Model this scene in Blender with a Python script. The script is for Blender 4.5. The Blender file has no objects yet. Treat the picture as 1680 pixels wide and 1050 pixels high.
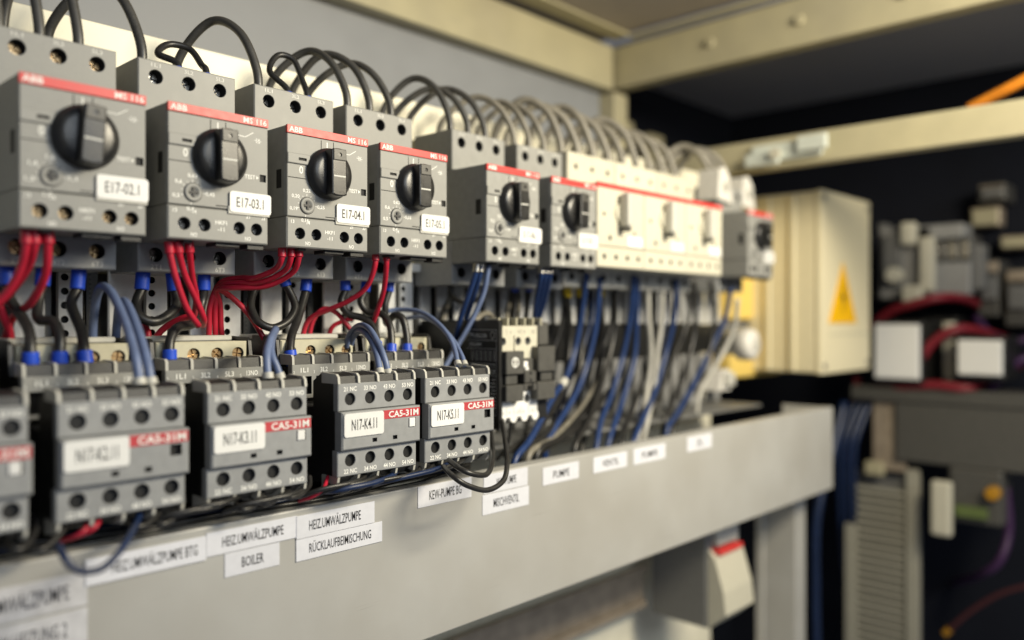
import bpy, bmesh, math, random
from mathutils import Vector, Matrix
random.seed(7)
SC = bpy.context.scene
COL = SC.collection
R = math.radians

# ------------------------------------------------------------------ camera
FPX, CX, CY = 1359.0, 840.0, 525.0            # focal length in photo pixels, principal point
TH = math.atan(1270.0 / FPX)
SA, CA = math.sin(TH), math.cos(TH)           # rail direction in camera space: right SA, forward CA
cam_d = bpy.data.cameras.new('camera')
cam = bpy.data.objects.new('camera', cam_d); COL.objects.link(cam)
cam.location = (0, 0, 0)
cam.rotation_euler = (R(90), 0, -(R(90) - TH))
cam_d.sensor_width = 36.0
cam_d.lens = 36.0 * FPX / 1680.0
cam_d.clip_start = 0.01; cam_d.clip_end = 50
cam_d.dof.use_dof = True
cam_d.dof.focus_distance = 0.392
cam_d.dof.aperture_fstop = cam_d.lens / 8.3
SC.camera = cam

def P(px, py, y):
    """photo pixel -> point on the plane y = const (parallel to the mounting plate)"""
    u = (px - CX) / FPX
    x = y * (CA + SA * u) / (SA - CA * u) if False else y * (CA_ + SA_ * u) / (SA_ - CA_ * u)
    d = CA * x + SA_ * y
    return Vector((x, y, (CY - py) / FPX * d))
# X axis in camera space = (right SA, fwd CA); Y axis = (right -CA, fwd SA)
CA_, SA_ = CA, SA
def PX(px, py, x):
    """photo pixel -> point on a plane x = const (cabinet side walls)"""
    u = (px - CX) / FPX
    y = x * (SA - CA * u) / (CA + SA * u)
    d = CA * x + SA * y
    return Vector((x, y, (CY - py) / FPX * d))

# ------------------------------------------------------------------ world and lamps
w = bpy.data.worlds.new('World'); SC.world = w; w.use_nodes = True
bg = w.node_tree.nodes['Background']
bg.inputs[0].default_value = (0.80, 0.86, 1.0, 1); bg.inputs[1].default_value = 0.16

def area(name, loc, target, size, power, col, size_y=None):
    l = bpy.data.lights.new(name, 'AREA'); l.energy = power; l.color = col
    l.shape = 'RECTANGLE'; l.size = size; l.size_y = size_y or size
    o = bpy.data.objects.new(name, l); COL.objects.link(o); o.location = loc
    o.rotation_euler = (Vector(target) - Vector(loc)).to_track_quat('-Z', 'Y').to_euler()
    return o
area('warm_lamp', (0.49, -0.13, 0.26), (0.50, 0.33, -0.02), 0.24, 5.6, (1.0, 0.89, 0.67), 0.14)
area('room_lamp', (0.28, -0.95, 0.50), (0.22, 0.34, -0.02), 0.9, 6.0, (0.84, 0.92, 1.0), 0.6)

SC.view_settings.view_transform = 'Standard'
SC.view_settings.look = 'None'
SC.view_settings.exposure = 0.0
SC.view_settings.gamma = 1.0
SC.cycles.max_bounces = 6
SC.cycles.use_denoising = True
SC.cycles.caustics_reflective = False; SC.cycles.caustics_refractive = False

# ------------------------------------------------------------------ materials
def mat(name, col, rough=0.5, metal=0.0, var=0.10, scale=260.0, bump=0.0, bscale=2500.0, spec=0.5, dust=0.0, scratch=0.0):
    m = bpy.data.materials.new(name); m.use_nodes = True
    nt = m.node_tree; N = nt.nodes; L = nt.links
    b = N['Principled BSDF']
    b.inputs['Roughness'].default_value = rough
    b.inputs['Metallic'].default_value = metal
    b.inputs['Specular IOR Level'].default_value = spec
    tc = N.new('ShaderNodeTexCoord')
    nz = N.new('ShaderNodeTexNoise'); nz.inputs['Scale'].default_value = scale; nz.inputs['Detail'].default_value = 5
    L.new(tc.outputs['Object'], nz.inputs['Vector'])
    rp = N.new('ShaderNodeValToRGB')
    c0 = [c * (1 - var) for c in col]; c1 = [min(1, c * (1 + var)) for c in col]
    rp.color_ramp.elements[0].position = 0.3; rp.color_ramp.elements[1].position = 0.7
    rp.color_ramp.elements[0].color = (*c0, 1); rp.color_ramp.elements[1].color = (*c1, 1)
    L.new(nz.outputs['Fac'], rp.inputs['Fac'])
    out = rp.outputs['Color']
    if dust > 0:
        n2 = N.new('ShaderNodeTexNoise'); n2.inputs['Scale'].default_value = 1400; n2.inputs['Detail'].default_value = 8
        n2.inputs['Roughness'].default_value = 0.75
        L.new(tc.outputs['Object'], n2.inputs['Vector'])
        r2 = N.new('ShaderNodeValToRGB'); r2.color_ramp.elements[0].position = 0.52; r2.color_ramp.elements[1].position = 0.78
        r2.color_ramp.elements[0].color = (0, 0, 0, 1); r2.color_ramp.elements[1].color = (dust, dust, dust, 1)
        L.new(n2.outputs['Fac'], r2.inputs['Fac'])
        mx = N.new('ShaderNodeMixRGB'); mx.inputs[2].default_value = (0.32, 0.29, 0.23, 1)
        L.new(r2.outputs['Color'], mx.inputs[0]); L.new(out, mx.inputs[1]); out = mx.outputs[0]
    oi = N.new('ShaderNodeObjectInfo'); tm = N.new('ShaderNodeMapRange')
    tm.inputs[3].default_value = 0.94; tm.inputs[4].default_value = 1.05
    L.new(oi.outputs['Random'], tm.inputs[0])
    hs = N.new('ShaderNodeHueSaturation'); L.new(tm.outputs[0], hs.inputs['Value']); L.new(out, hs.inputs['Color']); out = hs.outputs[0]
    if scratch > 0:
        mp = N.new('ShaderNodeMapping'); mp.inputs['Scale'].default_value = (22, 200, 900); mp.inputs['Rotation'].default_value = (0, R(7), 0)
        L.new(tc.outputs['Object'], mp.inputs[0])
        n4 = N.new('ShaderNodeTexNoise'); n4.inputs['Scale'].default_value = 1.0; n4.inputs['Detail'].default_value = 2
        L.new(mp.outputs[0], n4.inputs['Vector'])
        r4 = N.new('ShaderNodeValToRGB'); r4.color_ramp.elements[0].position = 0.70; r4.color_ramp.elements[1].position = 0.76
        r4.color_ramp.elements[1].color = (scratch, scratch, scratch, 1)
        L.new(n4.outputs['Fac'], r4.inputs['Fac'])
        n5 = N.new('ShaderNodeTexNoise'); n5.inputs['Scale'].default_value = 14; n5.inputs['Detail'].default_value = 6
        L.new(tc.outputs['Object'], n5.inputs['Vector'])
        r5 = N.new('ShaderNodeMapRange'); r5.inputs[1].default_value = 0.35; r5.inputs[2].default_value = 0.7; r5.inputs[3].default_value = 0.0; r5.inputs[4].default_value = 0.34
        L.new(n5.outputs['Fac'], r5.inputs[0])
        m5 = N.new('ShaderNodeMixRGB'); m5.inputs[2].default_value = (0.26, 0.235, 0.19, 1)
        L.new(r5.outputs[0], m5.inputs[0]); L.new(out, m5.inputs[1])
        m4 = N.new('ShaderNodeMixRGB'); m4.inputs[2].default_value = (0.22, 0.21, 0.19, 1)
        L.new(r4.outputs['Color'], m4.inputs[0]); L.new(m5.outputs[0], m4.inputs[1]); out = m4.outputs[0]
    L.new(out, b.inputs['Base Color'])
    mr = N.new('ShaderNodeMapRange'); mr.inputs[3].default_value = max(0.05, rough - 0.09); mr.inputs[4].default_value = min(1, rough + 0.09)
    L.new(nz.outputs['Fac'], mr.inputs[0]); L.new(mr.outputs[0], b.inputs['Roughness'])
    if bump > 0:
        n3 = N.new('ShaderNodeTexNoise'); n3.inputs['Scale'].default_value = bscale; n3.inputs['Detail'].default_value = 3
        L.new(tc.outputs['Object'], n3.inputs['Vector'])
        bp = N.new('ShaderNodeBump'); bp.inputs['Strength'].default_value = bump; bp.inputs['Distance'].default_value = 0.0002
        L.new(n3.outputs['Fac'], bp.inputs['Height']); L.new(bp.outputs[0], b.inputs['Normal'])
    return m

M = dict(
    grey=mat('grey_plastic', (0.272, 0.272, 0.256), 0.50, bump=0.25, var=0.07, dust=0.42),
    greyblue=mat('cool_grey_plastic', (0.288, 0.295, 0.298), 0.48, bump=0.25, var=0.07, dust=0.38),
    beige=mat('beige_grey_plastic', (0.55, 0.52, 0.38), 0.55, bump=0.2, var=0.06, dust=0.2),
    cream=mat('cream_plastic', (0.57, 0.545, 0.44), 0.50, bump=0.2, var=0.04, dust=0.1),
    fin=mat('pale_grey_plastic', (0.52, 0.51, 0.46), 0.45, bump=0.2, var=0.05),
    white=mat('white_label_stock', (0.80, 0.80, 0.78), 0.45, var=0.025, scale=500),
    paper=mat('label_tape', (0.70, 0.71, 0.76), 0.35, var=0.03, scale=300, bump=0.1),
    worn=mat('worn_label_tape', (0.58, 0.58, 0.60), 0.22, var=0.12, scale=170, bump=0.5, bscale=350),
    black=mat('black_plastic', (0.014, 0.014, 0.0135), 0.42, bump=0.3, var=0.15, dust=0.06),
    knob=mat('glossy_black_plastic', (0.016, 0.016, 0.016), 0.30, bump=0.10, var=0.2, dust=0.10),
    tab=mat('charcoal_plastic', (0.075, 0.073, 0.066), 0.45, bump=0.2, dust=0.2),
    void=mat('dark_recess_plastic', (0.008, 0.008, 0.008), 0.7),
    red=mat('red_print', (0.66, 0.05, 0.045), 0.42, var=0.06, dust=0.1),
    dred=mat('dull_red_print', (0.50, 0.055, 0.065), 0.42, var=0.06),
    printw=mat('white_print', (0.82, 0.82, 0.78), 0.55, var=0.06, scale=1500),
    printg=mat('pale_print', (0.60, 0.60, 0.56), 0.55, var=0.10, scale=1500),
    ink=mat('black_ink', (0.02, 0.02, 0.022), 0.5),
    inkgrey=mat('faded_ink', (0.07, 0.07, 0.08), 0.4),
    brass=mat('brass', (0.55, 0.38, 0.20), 0.32, 1.0, var=0.2),
    steel=mat('zinc_steel', (0.42, 0.40, 0.36), 0.32, 1.0, var=0.15),
    blackpvc=mat('black_cable_sheath', (0.018, 0.0175, 0.017), 0.36, var=0.25, scale=120, dust=0.16, bump=0.15),
    arcpvc=mat('lit_black_cable_sheath', (0.060, 0.058, 0.053), 0.36, var=0.2, scale=120, dust=0.3, bump=0.15),  # black sheath lightened, lamp light on the arches put into the colour
    navy=mat('navy_wire_sheath', (0.008, 0.020, 0.065), 0.4, var=0.2, scale=120),
    tanpvc=mat('lit_dusty_grey_cable_sheath', (0.20, 0.185, 0.15), 0.42, var=0.2, scale=120, dust=0.3, bump=0.15),  # dust plus light on the far arches, both put into the colour
    redpvc=mat('red_wire_sheath', (0.47, 0.016, 0.040), 0.36, var=0.12, scale=120, bump=0.1),
    bluepvc=mat('dark_blue_wire_sheath', (0.013, 0.036, 0.125), 0.38, var=0.15, scale=120, dust=0.08, bump=0.1),
    palepvc=mat('lit_blue_wire_sheath', (0.13, 0.175, 0.31), 0.42, var=0.15, scale=120, dust=0.30, bump=0.1),  # blue paled and greyed, light on the wire tops put into the sheath
    whitepvc=mat('white_wire_sheath', (0.42, 0.41, 0.37), 0.45, var=0.1, scale=120),
    deepshadered=mat('deep_shade_red_cable_sheath', (0.06, 0.012, 0.014), 0.6),  # red taken almost to black, shade of the bay put into the colour
    shadered=mat('shade_red_cable_sheath', (0.20, 0.012, 0.022), 0.5, var=0.15),  # darkened copy of the red sheath, bay shade put into the colour
    purple=mat('shade_purple_wire_sheath', (0.05, 0.018, 0.07), 0.45),  # purple darkened, bay shade put into the colour
    orange=mat('orange_wire_sheath', (0.80, 0.27, 0.02), 0.45),
    ferr=mat('blue_ferrule_plastic', (0.020, 0.080, 0.60), 0.40, var=0.08),
    yferr=mat('yellow_ferrule_plastic', (0.70, 0.50, 0.02), 0.45),
    wferr=mat('white_ferrule_plastic', (0.72, 0.70, 0.65), 0.45),
    plate=mat('white_painted_steel', (0.86, 0.82, 0.66), 0.42, var=0.05, scale=60, bump=0.18, bscale=900),
    wall=mat('grey_painted_steel', (0.235, 0.245, 0.26), 0.5, var=0.05, scale=30, bump=0.12, bscale=900),
    frame=mat('olive_cream_painted_steel', (0.45, 0.41, 0.262), 0.48, var=0.05, scale=40, bump=0.15, bscale=900, scratch=0.4),
    ceil=mat('brown_grey_painted_steel', (0.42, 0.37, 0.32), 0.6, var=0.08, scale=20),
    baytop=mat('grey_painted_steel_dull', (0.45, 0.44, 0.44), 0.6),
    dark=mat('shade_navy_painted_steel', (0.008, 0.0095, 0.016), 0.75, var=0.15, scale=15, spec=0.2),  # navy paint taken near black, the bay's lack of light is in it
    duct=mat('pale_painted_duct', (0.45, 0.447, 0.425), 0.40, var=0.03, scale=35, bump=0.12, bscale=1100, dust=0.06, scratch=0.55),
    finger=mat('light_grey_duct_plastic', (0.74, 0.74, 0.72), 0.45, var=0.05, bump=0.1),
    midgrey=mat('mid_grey_duct_plastic', (0.16, 0.16, 0.155), 0.5, var=0.08),
    olive=mat('olive_grey_plastic', (0.36, 0.345, 0.28), 0.5, var=0.08),
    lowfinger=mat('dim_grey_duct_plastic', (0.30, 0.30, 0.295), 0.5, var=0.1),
    boxcream=mat('cream_box_plastic', (0.70, 0.635, 0.44), 0.5, var=0.04, dust=0.15),
    rail=mat('tarnished_rail_steel', (0.40, 0.33, 0.25), 0.42, 0.25, var=0.2, scale=60),
    yellow=mat('yellow_duct_plastic', (0.82, 0.60, 0.16), 0.5, var=0.04),
    sign=mat('warning_yellow', (0.85, 0.47, 0.0), 0.45, var=0.04),
    clear=mat('pale_translucent_plastic', (0.62, 0.66, 0.60), 0.15, var=0.1, scale=80),
    amber=mat('amber_plastic', (0.45, 0.22, 0.01), 0.4),
    led=mat('green_module_face', (0.11, 0.15, 0.045), 0.4),
)

# ------------------------------------------------------------------ mesh helpers (all sizes in millimetres until link())
class MB:
    def __init__(self): self.bm = bmesh.new()
    def quad(self, vs, mi=0, sm=False):
        f = self.bm.faces.new([self.bm.verts.new(v) for v in vs]); f.material_index = mi; f.smooth = sm; return f
    def box(self, x0, x1, y0, y1, z0, z1, c=0.0, mi=0, seg=1):
        b2 = bmesh.new(); bmesh.ops.create_cube(b2, size=1.0)
        for v in b2.verts:
            v.co = Vector(((x0 + x1) / 2 + v.co.x * (x1 - x0), (y0 + y1) / 2 + v.co.y * (y1 - y0), (z0 + z1) / 2 + v.co.z * (z1 - z0)))
        if c > 0:
            bmesh.ops.bevel(b2, geom=list(b2.edges), offset=c, segments=seg, profile=0.5, affect='EDGES', clamp_overlap=True)
        self._merge(b2, mi); return self
    def _merge(self, b2, mi, mtx=None):
        mp = {}
        for v in b2.verts: mp[v] = self.bm.verts.new(mtx @ v.co if mtx else v.co)
        for f in b2.faces:
            try: g = self.bm.faces.new([mp[v] for v in f.verts]); g.material_index = mi; g.smooth = f.smooth
            except ValueError: pass
        b2.free()
    def prism(self, pts, lo, hi, axis='X', mi=0, smooth=False):
        """pts 2D outline; axis X -> (y,z), Y -> (x,z), Z -> (x,y)"""
        def p3(p, t):
            return (t, p[0], p[1]) if axis == 'X' else (p[0], t, p[1]) if axis == 'Y' else (p[0], p[1], t)
        a = [self.bm.verts.new(p3(p, lo)) for p in pts]; b = [self.bm.verts.new(p3(p, hi)) for p in pts]
        n = len(pts)
        fs = [self.bm.faces.new(a), self.bm.faces.new(b[::-1])]
        for i in range(n):
            f = self.bm.faces.new((a[i], b[i], b[(i + 1) % n], a[(i + 1) % n])); f.smooth = smooth; fs.append(f)
        for f in fs: f.material_index = mi
        bmesh.ops.recalc_face_normals(self.bm, faces=fs)
        return self
    def lathe(self, prof, cx, cz, n=28, mi=0, axis='Y', smooth=True):
        """prof: list of (r, t) along the axis; axis Y through (cx,cz); X: (cy,cz); Z: (cx,cy)"""
        def p3(r, t, a):
            c, s = r * math.cos(a), r * math.sin(a)
            return (cx + c, t, cz + s) if axis == 'Y' else (t, cx + c, cz + s) if axis == 'X' else (cx + c, cz + s, t)
        rings = []
        for r, t in prof:
            rings.append([self.bm.verts.new(p3(r, t, 2 * math.pi * k / n)) for k in range(n)] if r > 1e-6 else [self.bm.verts.new(p3(0, t, 0))])
        fs = []
        for i in range(len(rings) - 1):
            A, B = rings[i], rings[i + 1]
            for k in range(n):
                k2 = (k + 1) % n
                if len(A) == 1 and len(B) == 1: continue
                if len(A) == 1: f = self.bm.faces.new((A[0], B[k], B[k2]))
                elif len(B) == 1: f = self.bm.faces.new((A[k], B[0], A[k2]))
                else: f = self.bm.faces.new((A[k], B[k], B[k2], A[k2]))
                f.smooth = smooth; f.material_index = mi; fs.append(f)
        bmesh.ops.recalc_face_normals(self.bm, faces=fs)
        return self
    def cyl(self, cx, cz, r, t0, t1, n=24, mi=0, axis='Y', c=0.0):
        pr = [(0, t0), (r - c, t0), (r, t0 + (c if t1 > t0 else -c)), (r, t1), (0, t1)] if c else [(0, t0), (r, t0), (r, t1), (0, t1)]
        b2 = MB(); b2.lathe(pr, cx, cz, n, mi, axis, False)
        self._merge(b2.bm, mi); return self
    def panel(self, x0, x1, z0, z1, y, yback, rects=(), rounds=(), depth=6.0, c=0.3, n=20, rdepth=None):
        """front plate facing -Y with real recesses: rects (x0,x1,z0,z1[,depth]), rounds (cx,cz,r[,depth]); recess inside uses slot 1"""
        bm = self.bm
        X0, X1, Z0, Z1 = x0 + c, x1 - c, z0 + c, z1 - c
        cells = [(r[0], r[1], r[2], r[3], 'rect', r) for r in rects]
        for h in rounds:
            m = h[2] * 1.12
            cells.append((h[0] - m, h[0] + m, h[1] - m, h[1] + m, 'round', h))
        xs = sorted({X0, X1, *[min(max(v, X0), X1) for c_ in cells for v in c_[:2]]})
        zs = sorted({Z0, Z1, *[min(max(v, Z0), Z1) for c_ in cells for v in c_[2:4]]})
        def inside(a, b, c_): return c_[0] - 1e-6 < a < c_[1] + 1e-6 and c_[2] - 1e-6 < b < c_[3] + 1e-6
        for i in range(len(xs) - 1):
            for j in range(len(zs) - 1):
                if xs[i + 1] - xs[i] < 1e-5 or zs[j + 1] - zs[j] < 1e-5: continue
                mx, mz = (xs[i] + xs[i + 1]) / 2, (zs[j] + zs[j + 1]) / 2
                if any(inside(mx, mz, c_) for c_ in cells): continue
                self.quad([(xs[i], y, zs[j]), (xs[i + 1], y, zs[j]), (xs[i + 1], y, zs[j + 1]), (xs[i], y, zs[j + 1])])
        for a0, a1, b0, b1, kind, h in cells:
            if kind == 'rect':
                d = y + (h[4] if len(h) > 4 else depth)
                cs = [(a0, b0), (a1, b0), (a1, b1), (a0, b1)]
                for k in range(4):
                    p, q = cs[k], cs[(k + 1) % 4]
                    self.quad([(q[0], y, q[1]), (p[0], y, p[1]), (p[0], d, p[1]), (q[0], d, q[1])], 1)
                self.quad([(a0, d, b0), (a1, d, b0), (a1, d, b1), (a0, d, b1)], 1)
            else:
                cx, cz, r = h[:3]; d = y + (h[3] if len(h) > 3 else depth)
                m = r * 1.12
                angs = sorted({*(2 * math.pi * k / n for k in range(n)), *(math.pi / 4 + k * math.pi / 2 for k in range(4))})
                cham = r * 1.0
                def rect_pt(a):
                    s = m / max(abs(math.cos(a)), abs(math.sin(a))); return (cx + s * math.cos(a), y, cz + s * math.sin(a))
                ro = [bm.verts.new(rect_pt(a)) for a in angs]
                ri = [bm.verts.new((cx + r * math.cos(a), y + 0.0, cz + r * math.sin(a))) for a in angs]
                rb = [bm.verts.new((cx + r * 0.94 * math.cos(a), y + 0.35, cz + r * 0.94 * math.sin(a))) for a in angs]
                rd = [bm.verts.new((cx + r * 0.94 * math.cos(a), d, cz + r * 0.94 * math.sin(a))) for a in angs]
                k_ = len(angs)
                for k in range(k_):
                    q = (k + 1) % k_
                    bm.faces.new((ro[k], ro[q], ri[q], ri[k]))
                    bm.faces.new((ri[k], ri[q], rb[q], rb[k]))
                    f = bm.faces.new((rb[k], rb[q], rd[q], rd[k])); f.material_index = 1; f.smooth = True
                f = bm.faces.new(rd); f.material_index = 1
        # chamfer and sides
        A = [(X0, y, Z0), (X1, y, Z0), (X1, y, Z1), (X0, y, Z1)]
        B = [(x0, y + c, z0), (x1, y + c, z0), (x1, y + c, z1), (x0, y + c, z1)]
        C_ = [(x0, yback, z0), (x1, yback, z0), (x1, yback, z1), (x0, yback, z1)]
        for k in range(4):
            q = (k + 1) % 4
            self.quad([A[q], A[k], B[k], B[q]]); self.quad([B[q], B[k], C_[k], C_[q]])
        self.quad(C_[::-1])
        return self
    def tube(self, pts, r, n=10, mi=0, cap=True):
        """smooth tube through points (any unit)"""
        bm = self.bm
        cr = catmull(pts)
        rings = []; up = None
        for i, p in enumerate(cr):
            t = (cr[min(i + 1, len(cr) - 1)] - cr[max(i - 1, 0)])
            if t.length < 1e-9: t = Vector((0, 0, 1))
            t.normalize()
            if up is None:
                up = Vector((0, 0, 1)) if abs(t.z) < 0.9 else Vector((1, 0, 0))
            a = (up - t * up.dot(t)).normalized(); b = t.cross(a); up = a
            rings.append([bm.verts.new(p + (a * math.cos(2 * math.pi * k / n) + b * math.sin(2 * math.pi * k / n)) * r) for k in range(n)])
        for i in range(len(rings) - 1):
            for k in range(n):
                q = (k + 1) % n
                f = bm.faces.new((rings[i][k], rings[i][q], rings[i + 1][q], rings[i + 1][k])); f.smooth = True; f.material_index = mi
        if cap:
            bm.faces.new(rings[0][::-1]).material_index = mi; bm.faces.new(rings[-1]).material_index = mi
        return self
    def text(self, s, x, z, h, y, wfit=None, align='C', mtx=None, mi=0, bold=0.0):
        """flat lettering of capital height h facing -Y, centred on (x,z) unless align L/R"""
        me, xmin, xmax = text_mesh(s, bold)
        k = h / CAPH; kx = k * 0.92
        if wfit: kx = wfit / (xmax - xmin)
        wid = (xmax - xmin) * kx
        ox = x - (wid / 2 if align == 'C' else 0 if align == 'L' else wid) - xmin * kx
        oz = z - h / 2
        for p in me.polygons:
            co = [(ox + me.vertices[v].co.x * kx, y, oz + me.vertices[v].co.y * k) for v in p.vertices]
            if mtx: co = [mtx @ Vector(c) for c in co]
            self.quad(co, mi)
        return self
    def line(self, pts, wd, y, mi=0):
        for (x0, z0), (x1, z1) in zip(pts[:-1], pts[1:]):
            d = Vector((x1 - x0, z1 - z0)); L = d.length or 1; d /= L; nx, nz = -d.y * wd / 2, d.x * wd / 2
            self.quad([(x0 - nx, y, z0 - nz), (x1 - nx, y, z1 - nz), (x1 + nx, y, z1 + nz), (x0 + nx, y, z0 + nz)][::1], mi)
        return self
    def ring(self, cx, cz, r0, r1, y, n=24, mi=0, sx=1.0):
        for k in range(n):
            a, b = 2 * math.pi * k / n, 2 * math.pi * (k + 1) / n
            self.quad([(cx + sx * r0 * math.cos(a), y, cz + r0 * math.sin(a)), (cx + sx * r1 * math.cos(a), y, cz + r1 * math.sin(a)),
                       (cx + sx * r1 * math.cos(b), y, cz + r1 * math.sin(b)), (cx + sx * r0 * math.cos(b), y, cz + r0 * math.sin(b))], mi)
        return self
    def mesh(self, name, mats, scale=0.001):
        me = bpy.data.meshes.new(name)
        if scale != 1: bmesh.ops.scale(self.bm, vec=(scale,) * 3, verts=self.bm.verts)
        self.bm.to_mesh(me); self.bm.free()
        for m in (mats if isinstance(mats, (list, tuple)) else [mats]): me.materials.append(m)
        return me

def catmull(pts, step=None):
    pts = [Vector(p) for p in pts]
    if len(pts) < 3: return pts
    q = [pts[0] * 2 - pts[1]] + pts + [pts[-1] * 2 - pts[-2]]
    out = []
    for i in range(1, len(q) - 2):
        p0, p1, p2, p3 = q[i - 1:i + 3]
        n = 8
        for k in range(n):
            t = k / n
            out.append(0.5 * ((2 * p1) + (p2 - p0) * t + (2 * p0 - 5 * p1 + 4 * p2 - p3) * t * t + (3 * p1 - p0 - 3 * p2 + p3) * t ** 3))
    out.append(pts[-1]); return out

_txt = {}
def text_mesh(s, bold=0.0):
    key = (s, bold)
    if key in _txt: return _txt[key]
    cu = bpy.data.curves.new('lettering', 'FONT'); cu.body = s; cu.resolution_u = 2; cu.offset = bold
    ob = bpy.data.objects.new('lettering', cu); COL.objects.link(ob)
    bpy.context.view_layer.update()
    me = bpy.data.meshes.new_from_object(ob.evaluated_get(bpy.context.evaluated_depsgraph_get()))
    bpy.data.objects.remove(ob); bpy.data.curves.remove(cu)
    xs = [v.co.x for v in me.vertices] or [0, 1]
    _txt[key] = (me, min(xs), max(xs)); return _txt[key]
_m = text_mesh('H')[0]; CAPH = max(v.co.y for v in _m.vertices)

_cache = {}
def part(name, key, build, mats, parent=None, loc=None):
    """one mesh object; meshes with the same key share their data"""
    if key is None or key not in _cache:
        mb = MB(); build(mb); me = mb.mesh(name, mats)
        if key is not None: _cache[key] = me
    else: me = _cache[key]
    o = bpy.data.objects.new(name, me); COL.objects.link(o)
    if parent: o.parent = parent
    if loc: o.location = loc
    return o
def tag(o, label, cat, group=None, kind=None):
    if label: o['label'] = label
    if cat: o['category'] = cat
    if group: o['group'] = group
    if kind: o['kind'] = kind
    return o
def thing(name, label, cat, loc=(0, 0, 0), group=None, rz=0.0):
    o = bpy.data.objects.new(name, None); COL.objects.link(o); o.location = loc; o.rotation_euler = (0, 0, rz)
    o.empty_display_size = 0.01
    return tag(o, label, cat, group)
def structure(name, build, mats):
    o = part(name, None, build, mats); o['kind'] = 'structure'; return o
Q = 1000.0

def build_screw(mb, r=2.6):
    """pan head with a real cross slot, facing -Y, at the origin"""
    s = r * 0.15
    for sx, sz in ((1, 1), (-1, 1), (-1, -1), (1, -1)):
        a0 = math.asin(s / r); arc = [(r * math.cos(a0 + (math.pi / 2 - 2 * a0) * k / 4), r * math.sin(a0 + (math.pi / 2 - 2 * a0) * k / 4)) for k in range(5)]
        pts = [(s * sx, s * sz)] + [(x * sx, z * sz) for x, z in arc]
        mb.prism(pts, -1.2, 0.1, 'Y')
    mb.cyl(0, 0, r, 0, 1.5, 16)
def screw(parent, x, y, z, r, m, rot):
    o = part('terminal_screw', ('screw', round(r, 2), m), lambda mb: build_screw(mb, r), M[m], parent, (x / Q, y / Q, z / Q))
    o.rotation_euler = (0, rot, 0); return o

# ------------------------------------------------------------------ the cabinet (setting)
structure('mounting_plate', lambda b: b.box(-260, 740, 420, 422.5, -420, 144, 0.6), M['plate'])
structure('cabinet_back_wall', lambda b: b.box(-600, 716, 540, 543, -600, 330), M['wall'])
structure('cabinet_ceiling', lambda b: b.box(-600, 716, 340, 600, 300, 303), M['ceil'])
structure('far_bay_ceiling', lambda b: b.box(742, 1120, -150, 600, 300, 303), M['baytop'])
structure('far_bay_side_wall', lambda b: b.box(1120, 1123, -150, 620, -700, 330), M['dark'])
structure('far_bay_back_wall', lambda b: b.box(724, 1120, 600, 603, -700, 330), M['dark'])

fr = thing('cabinet_frame', 'cream painted steel cabinet frame, two beams meeting above the wiring', 'frame', (0.72, 0.53, 0.245))
def fbeam(nm, x0, x1, y0, y1, z0, z1, c=1.5):
    return part(nm, None, lambda b: b.box((x0 - 720), (x1 - 720), (y0 - 530), (y1 - 530), (z0 - 245), (z1 - 245), c, seg=2), M['frame'], fr)
fbeam('beam', -600, 716, 522, 538, 244, 290)
fbeam('beam_lip', -600, 716, 500, 521, 296, 299.5, 0.6)
fbeam('side_beam', 722, 740, -40, 535, 247, 291)
fbeam('side_beam_lip', 712, 721, -40, 499, 294, 297, 0.6)
fbeam('cross_beam', 722, 738, -60, 520, 140, 168)
fbeam('corner_post', 717, 741, 521, 545, -600, 243)
fbeam('post_flange', 790, 810, 560, 575, -600, 232)
fbeam('post_flange', 842, 874, 560, 572, -600, 226)

# duct cover with printed labels
DY = 310.0
duct = thing('wiring_duct', 'long pale metal wiring duct with printed paper labels along its face', 'wiring duct', (0.0, DY / Q, -0.0813))
part('cover', None, lambda b: b.box(-320, 772, 0, 3, -76.4, 0, 0.7, seg=2), M['duct'], duct)
part('top_flange', None, lambda b: b.box(-320, 772, 3.2, 11, -2.6, -0.4, 0.5), M['duct'], duct)
part('end_plate', None, lambda b: b.box(772.2, 774, 1, 50, -76, -1, 0.4), M['duct'], duct)
part('bottom_flange', None, lambda b: b.box(-320, 772, 3.2, 44, -76, -74, 0.4), M['duct'], duct)

def duct_label(x0p, x1p, ytl, ybl, txt, m='paper', ink='ink', th=None, wf=0.78, align='C', off=0.35, pad=0.0, lab=None):
    y = DY / Q
    a = P(x0p, ytl, y); b_ = P(x0p, ybl, y); c = P(x1p, ytl, y)
    x0, x1, z1, z0 = a.x * Q, c.x * Q, a.z * Q + 81.3, b_.z * Q + 81.3
    o = part('paper_label', None, lambda b: b.box(x0, x1, -off, -off + 0.3, z0, z1, 0.05), M[m], duct)
    o['label'] = lab or ('printed paper label reading ' + txt)
    h = th or (z1 - z0) * 0.42
    if txt:
        t = part('lettering', None, lambda b: b.text(txt, x0 + (x1 - x0) * (0.5 + pad), (z0 + z1) / 2, h, -off - 0.06, wfit=(x1 - x0) * wf, bold=0.008), M[ink], o)
    return o
duct_label(-210, 143, 1010, 1075, 'UMWÄLZPUMPE', 'worn', 'inkgrey', wf=0.40, pad=0.2, lab='shiny worn label reading UMWÄLZPUMPE')
duct_label(-210, 143, 1080, 1146, 'RAUM HEIZUNG 2', 'worn', 'inkgrey', wf=0.44, pad=0.17, lab='shiny worn label reading RAUM HEIZUNG 2')
duct_label(139, 337, 918, 962, 'HEIZ.UMWÄLZPUMPE BTG', off=0.75, wf=0.72, pad=0.06)
duct_label(338, 486, 875, 914, 'HEIZ.UMWÄLZPUMPE', wf=0.68, off=0.5)
duct_label(368, 458, 909, 948, 'BOILER', wf=0.40)
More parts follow.
